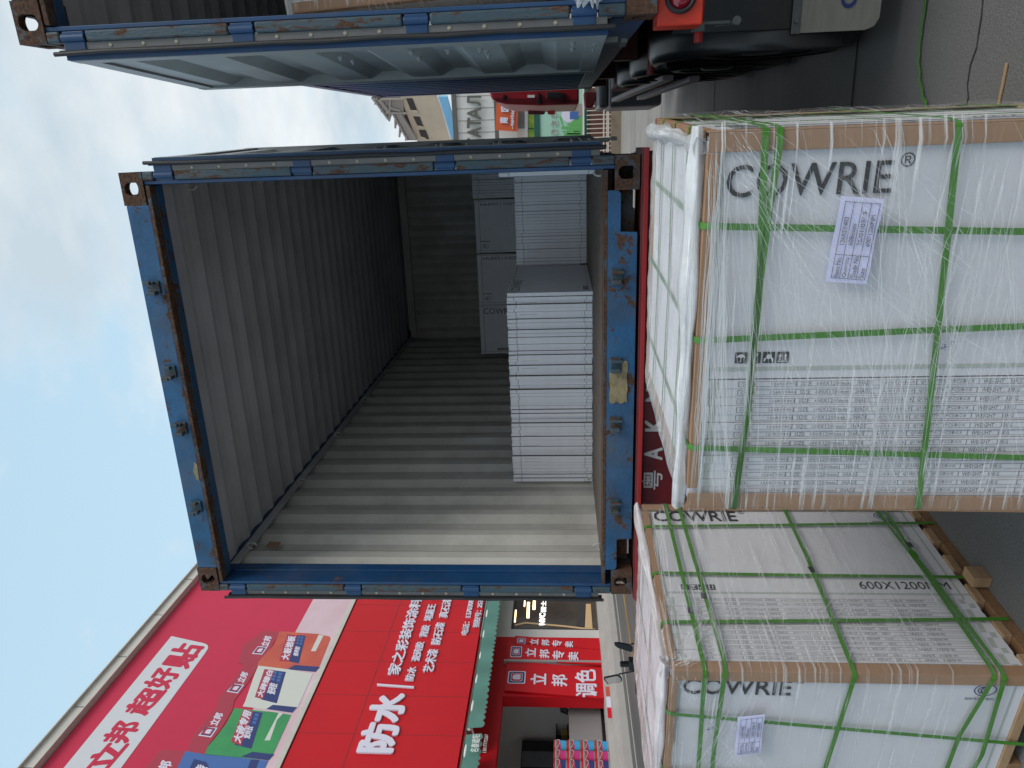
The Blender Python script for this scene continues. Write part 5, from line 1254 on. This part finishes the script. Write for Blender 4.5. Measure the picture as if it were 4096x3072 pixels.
far_poly(b, [G4(1025, 540), G4(1025, 200), G4(960, 215), G4(900, 260), G4(930, 330), G4(880, 420), G4(870, 540)], Y2-.021, .004)
for (a, c, d) in ((790, 430, 460), (850, 470, 520), (800, 480, 495), (855, 395, 420), (820, 505, 530)): far_poly(b, [G4(1000, d), G4(1000, c), G4(a, c), G4(a, d)], Y2-.026, .003)
far_poly(b, [G4(812, 420), G4(800, 425), G4(770, 340), G4(775, 315), G4(790, 330)], Y2-.021, .004)
world_child(b.build('printed_hills', 'green2'), po)
b = MB()
for s, a, c in (('装', 530, 462), ('在', 443, 365), ('手', 345, 270), ('上', 255, 190)):
    for m_, gr in ((1, .05), (0, .012)):
        o = at(*G4(758, a), 'y', Y2-.03-(.004 if m_ == 0 else 0)); b.text(s, o, at(*G4(758, c), 'y', Y2-.03)-o, at(*G4(672, a), 'y', Y2-.03)-o, m_, gr)
world_child(b.build('poster_lettering', ['mint', 'scaf']), po)
b = MB(); c_ = at(*G4(870, 300), 'y', Y2-.03); ring(b, c_, (1, 0, 0), (0, 0, 1), 0.0, .20, 20, -.004, 0, 0, 6.29)
c_ = at(*G4(975, 248), 'y', Y2-.03); b.ext([c_+V3(.17*math.cos(t), 0, .2*math.sin(t)) for t in [i*.45 for i in range(14)]], (0, -.004, 0), 1)
c_ = at(*G4(930, 308), 'y', Y2-.03); b.ext([c_+V3(-.10, 0, -.12), c_+V3(.10, 0, -.12), c_+V3(.10, 0, .12), c_+V3(-.10, 0, .12)], (0, -.005, 0), 2)
world_child(b.build('printed_figure', ['letter', 'scaf', 'blue_p']), po)
# building with orange panel and windows
Y3 = YF+4
ob = empty('gate_building', (0, Y3, 0), 0, 'low pale building with lime posters and windows behind the green billboard', 'building')
b = MB(); za, zb = at(*G4(560, 400), 'y', Y3).z, at(*G4(300, 400), 'y', Y3).z; b.box(-6, 10, Y3, Y3+4, 0, zb+.6); world_child(b.build('wall', 'wpanel'), ob)
b = MB(); far_poly(b, [G4(410, 460), G4(410, 180), G4(310, 180), G4(310, 460)], Y3-.01, .02); far_poly(b, [G4(420, 560), G4(420, 455), G4(300, 455), G4(300, 560)], Y3-.01, .03, 1); world_child(b.build('window', ['grey_box', 'gold' if False else 'railm']), ob)
b = MB(); far_poly(b, [G4(505, 560), G4(505, 300), G4(425, 300), G4(425, 560)], Y3-.02, .02); world_child(b.build('lime_poster', 'lime'), ob)
b = MB(); far_poly(b, [G4(418, 560), G4(418, 180), G4(385, 180), G4(385, 560)], Y3-.05, .04); world_child(b.build('white_beam', 'wht_p'), ob)
b = MB(); far_poly(b, [G4(425, 460), G4(505, 460), G4(505, 448), G4(425, 448)], Y3-.05, .02); world_child(b.build('poster_bar', 'dgreen'), ob)
os_ = empty('orange_sign', (0, Y3-.6, 0), 0, 'orange perforated sign with two large white characters and small digits', 'sign')
P_ = [at(*G4(a, c), 'y', Y3-.6) for a, c in ((300, 485), (318, 100), (75, 100), (58, 470))]
b = MB(); b.ext(P_, (0, .25, 0)); world_child(b.build('sign_panel', 'orange'), os_)
b = MB()
def gt(s, bl, br, tl, G, y, m=0, bold=.03, depth=0):
    o = at(*G(*bl), 'y', y); b.text(s, o, at(*G(*br), 'y', y)-o, at(*G(*tl), 'y', y)-o, m, bold, depth)
gt('南', (200, 400), (200, 330), (108, 395), G4, Y3-.62, 0, .05, .04); gt('区', (208, 272), (208, 205), (125, 270), G4, Y3-.62, 0, .05, .04); gt('~9#456#7#', (268, 460), (275, 170), (228, 458), G4, Y3-.62, 0, .03, .02)
world_child(b.build('sign_lettering', 'letter'), os_)
# white wall with the giant letters
Y4 = YF+9
wb = empty('white_hall', (0, Y4, 0), 0, 'white panelled hall with giant dark letters, below the beige building', 'building')
zb_, zt_ = at(*G3(2120, 500), 'y', Y4).z, at(*G3(1430, 500), 'y', Y4).z
b = MB(); b.box(-9, 14, Y4, Y4+12, 0, zt_); world_child(b.build('wall', 'wpanel'), wb)
b = MB(); b.box(-9, 14, Y4-.12, Y4-.001, zt_-.12, zt_+.05); b.box(-9, 14, Y4-.10, Y4-.001, zb_-.18, zb_); world_child(b.build('dark_trim', 'dletter'), wb)
b = MB(); xq = [at(*G3(1700, q), 'y', Y4).x for q in (775, 570, 365)]; dx = xq[1]-xq[0]
for k in range(-8, 18): b.box(xq[0]+dx*k, xq[0]+dx*k+.03, Y4-.012, Y4-.001, zb_, zt_-.13)
world_child(b.build('panel_joint', 'counter'), wb)
b = MB()
for s, y0_, y1_ in (('A', 855, 672), ('T', 695, 515), ('A', 545, 335), ('Л', 305, 140), ('T', 1030, 862)):
    gt(s, (1885, y0_), (1895, y1_), (1650, y0_), G3, Y4-.08, 0, .025, .08)
world_child(b.build('giant_letters', 'dletter'), wb)
# beige building site, its wall running away to the right
A0 = at(*G3(1385, 870), 'y', Y4+14); 
Y5 = Y4+14
be = empty('unfinished_building', (0, Y5, 0), 0, 'unfinished beige concrete building with open window bays and scaffolding along its roof', 'building')
# facade plane: turned so that its far end is further to the left
def BP(p, off=0):      # point on the oblique plane y = Y5 + 1.1*(x0 - x)
    d = CF + CR*((3072-p[1]-1536)/FPX) - CU*((p[0]-2048)/FPX); k = -.55; x0 = A0.x
    # y - Y5 - k*(x-x0) = off
    t = (off+Y5-k*x0-EYE.y+k*EYE.x)/(d.y-k*d.x); return EYE+d*t
nb = Vector((.55, 1, 0)).normalized()
def bpoly(mb, pts, off, th, m=0): mb.ext([BP(G3(*p), off) for p in pts], nb*th, m)
b = MB(); bpoly(b, [(1420, 1010), (1400, 860), (1150, 160), (1085, -150), (440, -150), (525, 185), (840, 1010)], .02, .6); wb_ = world_child(b.build('beige_wall', 'beige'), be)
b = MB()
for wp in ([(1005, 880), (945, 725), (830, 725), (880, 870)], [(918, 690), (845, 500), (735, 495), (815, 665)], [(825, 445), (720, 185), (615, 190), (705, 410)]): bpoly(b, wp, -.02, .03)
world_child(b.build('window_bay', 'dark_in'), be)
b = MB()
for wp in ([(960, 880), (948, 862), (862, 835), (880, 870)], [(918, 690), (905, 665), (808, 648), (815, 665)], [(825, 445), (800, 390), (690, 385), (705, 410)]): bpoly(b, wp, -.06, .03)
world_child(b.build('window_reveal', 'wht_p' if False else 'beige'), be)
b = MB(); bpoly(b, [(1385, 870), (1360, 870), (1215, 350), (1140, 155), (1165, 155), (1225, 350)], -.3, .25); world_child(b.build('white_ledge', 'wht_p'), be)
b = MB(); bpoly(b, [(1420, 870), (1385, 870), (1225, 350), (1170, 160), (1310, 160), (1400, 480), (1440, 700)], -.35, .2); ro = world_child(b.build('blue_roof', 'roofblue'), be)
sf = empty('scaffolding', BP(G3(800, 900)), 0, 'dark scaffolding and lattice girder along the top of the beige building', 'scaffolding')
b = MB(); bpoly(b, [(840, 900), (530, 185), (20, 185), (110, 300), (310, 540), (380, 440), (640, 900)], .3, .2); world_child(b.build('board_screen', 'boards'), sf)
b = MB()
def bt(p, q, r=.05, off=-.2): b.cyl(BP(G3(*p), off), BP(G3(*q), off), r, n=6)
bt((170, 215), (325, 415), .09); bt((515, 455), (790, 890), .09); bt((60, 190), (310, 540), .07); bt((385, 440), (640, 895), .07); bt((190, 205), (600, 190), .05); bt((270, 430), (620, 440), .07)
k = 0
for i in range(16):
    t = i/16; t2 = (i+.5)/16; t3 = (i+1)/16
    p = lambda t: (515+275*t, 455+435*t); q = lambda t: (430+240*t, 460+430*t)
    bt(p(t), q(t2), .035); bt(q(t2), p(t3), .035)
for i in range(6):
    p = lambda t: (170+155*t, 215+200*t); q = lambda t: (110+170*t, 210+220*t)
    bt(p(i/6), q((i+.5)/6), .035); bt(q((i+.5)/6), p((i+1)/6), .035)
for a, c, e in ((80, 290, 120), (190, 420, 230), (330, 560, 240), (430, 680, 250), (500, 830, 230), (600, 900, 160)): bt((a+40, c-120), (a, c), .04)
for (p_, q_) in (((350, 200), (325, 570)), ((430, 500), (430, 690)), ((515, 640), (500, 840)), ((330, 340), (520, 400))): bt(p_, q_, .06)
world_child(b.build('lattice', 'scaf'), sf)
b = MB()
for i in range(9): bt((230+i*38, 205), (250+i*40, 240+i*50), .09, -.05)
for i in range(10): bt((420+i*22, 470+i*40), (560+i*24, 460+i*42), .07, -.05)
world_child(b.build('board_gap', 'scaf'), sf)
# tractor cab standing in front of the right-hand trailer
cb = empty('truck_cab', (.9, 10.6, 0), R_(-1.7), 'red truck cab with black mirrors beyond the blue container, seen through the gap', 'truck')
YC = 10.6
def c_at(a, c): return at(*G4(a, c), 'y', YC)
def cpoly(pts, y, d, m, name, bevel=0):
    mb = MB(); mb.ext([at(*G4(a, c), 'y', y) for a, c in pts], (0, d, 0)); return world_child(mb.build(name, m, bevel=bevel), cb)
bpy.context.view_layer.update()
out = [(975, 190), (985, 160), (985, -150), (-40, -150), (0, 80), (10, 120), (60, 155), (170, 185), (560, 200), (620, 198), (900, 190)]
cpoly(out, YC, 1.9, 'cab', 'cab_body', .03)
cpoly([(130, 130), (150, 140), (170, 80), (150, 75)], YC-.03, .025, 'black', 'cab_bracket'); cpoly([(525, 180), (545, 180), (552, 60), (530, 55)], YC-.04, .035, 'black', 'cab_bracket'); cpoly([(810, 175), (825, 175), (830, 60), (812, 60)], YC-.04, .035, 'black', 'cab_bracket')
cpoly([(625, 118), (800, 118), (800, 50), (625, 50)], YC-.08, .07, 'black', 'air_intake', .01); cpoly([(415, 112), (495, 112), (495, 82), (415, 82)], YC-.012, .01, 'wht_p', 'small_plate')
for q in (118, 135, 150, 165): cpoly([(20, q), (960, q+18), (960, q+15), (20, q-3)], YC-.010, .009, 'red_d', 'body_crease')
cpoly([(420, 298), (600, 298), (607, 285), (607, 205), (420, 205)], YC+1.6, .08, 'black', 'mirror', .02); cpoly([(637, 298), (712, 298), (718, 285), (718, 205), (637, 205)], YC+1.6, .08, 'black', 'mirror', .02)
cpoly([(645, 290), (705, 290), (712, 280), (712, 212), (645, 212)], YC+1.59, .009, 'lampred', 'mirror_glass'); cpoly([(425, 290), (595, 290), (600, 280), (600, 212), (425, 212)], YC+1.59, .009, 'red_d', 'mirror_glass')
mb = MB(); mb.tube([at(*G4(395, 195), 'y', YC+1.6), at(*G4(405, 225), 'y', YC+1.6), at(*G4(420, 240), 'y', YC+1.6)], .02); mb.tube([at(*G4(718, 240), 'y', YC+1.6), at(*G4(750, 215), 'y', YC+1.6), at(*G4(825, 205), 'y', YC+1.6)], .02); world_child(mb.build('mirror_arm', 'black'), cb)
cpoly([(1050, 225), (1135, 225), (1200, 40), (1040, 40)], YC-.4, .3, 'red_d', 'cab_step', .02)
for (p_, q_, y_, m_) in ((G4(1200, 230), G4(1310, 20), 9.6, 'grey_box'), (G4(1315, 225), G4(1900, 100), 9.5, 'grey_box')):
    pa, pb = at(p_[0], p_[1], 'y', y_), at(q_[0], q_[1], 'y', y_); mb = MB(); x0, x1 = sorted((pa.x, pb.x)); z0, z1 = sorted((pa.z, pb.z)); mb.box(x0, x1+.4, y_, y_+1.0, max(z0, .25), z1); world_child(mb.build('fuel_tank', m_, bevel=.04), cb)
for xx in (1.1, 2.9):
    wg = empty('wheel', (0, 0, 0)); wg.parent = cb; wheel(wg, (xx-.9, .9, .51), (1 if xx < 2 else -1, 0, 0))
# ------------------------------------------------------------ litter on the ground
def gpt(px, py, z=.006): return at(px, py, 'z', z)
def gstrap(pts, label):
    P_ = [gpt(*p) for p in pts]; q = []
    for i in range(len(P_)-1):
        for k in range(5): q.append(P_[i].lerp(P_[i+1], k/5)+V3(0, 0, .004+.006*abs(math.sin((i*5+k)*.7))))
    q.append(P_[-1]); o = ribbon(None, q, [(0, 0, 1)]*len(q), .016, 'strap_scrap', 'strap', .001, None); tag(o, label, 'strap')
gstrap([(3715, -40), (3700, 60), (3686, 160), (3680, 240), (3686, 320), (3700, 390), (3720, 440), (3745, 500)], 'long curved green strap lying on the dark ground at the right')
gstrap([(4075, 480), (4088, 450), (4110, 420)], 'short green strap end on the ground beside the nearest pallet')
def stick(p, q, w_, h_, label, cat='wood offcut'):
    mb = MB(); a, b_ = gpt(*p, h_/2+.002), gpt(*q, h_/2+.002); mb.bar(a, b_, w_, h_); tag(mb.build('wood_offcut', 'wood', bevel=.002), label, cat)
stick((4028, 252), (3986, 460), .012, .008, 'thin wooden stick lying on the dark ground at the right')
stick((3900, 487), (3925, 448), .022, .020, 'short square wooden offcut by the nearest pallet')
ofc = Vector(gpt(3990, 2290, 0)); mb = MB(); dd = Vector((math.cos(PLZ), math.sin(PLZ), 0)); nn2 = Vector((-math.sin(PLZ), math.cos(PLZ), 0))
base_ = Vector((Bp.x, Bp.y, 0))+nn2*.42
mb.ob(base_+dd*.012, dd*.045, nn2*.075, (0, 0, .07)); tag(mb.build('wood_block', 'wood', bevel=.003), 'pale wooden block on the ground against the left pallet', 'wood block')

# crumpled film caught on the sill of the right-hand container
mb = MB(); rr_ = random.Random(2); c = at(2360, 6, 'y', 3.04); n_, m_ = 26, 20
for i in range(n_+1):
    for k in range(m_):
        t = 2*math.pi*k/m_; u = i/n_; R0 = .045*math.sin(math.pi*min(.98, max(.02, u)))**.5*(1+.35*math.sin(5*t+u*19)+.25*math.sin(3*t-u*31)+rr_.uniform(-.12, .12))
        mb.v.append((c.x+.05+R0*1.2*math.cos(t), c.y+R0*.5*math.sin(t), c.z+.07-u*.14+.012*math.sin(t*2+u*9)))
for i in range(n_):
    for k in range(m_): mb.f.append((i*m_+k, i*m_+(k+1) % m_, (i+1)*m_+(k+1) % m_, (i+1)*m_+k)); mb.m.append(0)
o = mb.build('plastic_film', 'film_top'); o.data.uv_layers.new(name='UV')
for lp in o.data.loops: o.data.uv_layers[0].data[lp.index].uv = ((lp.vertex_index % m_)*.05, (lp.vertex_index//m_)*.03)
tag(o, 'crumpled clear plastic film hanging over the sill of the right-hand container', 'plastic film')
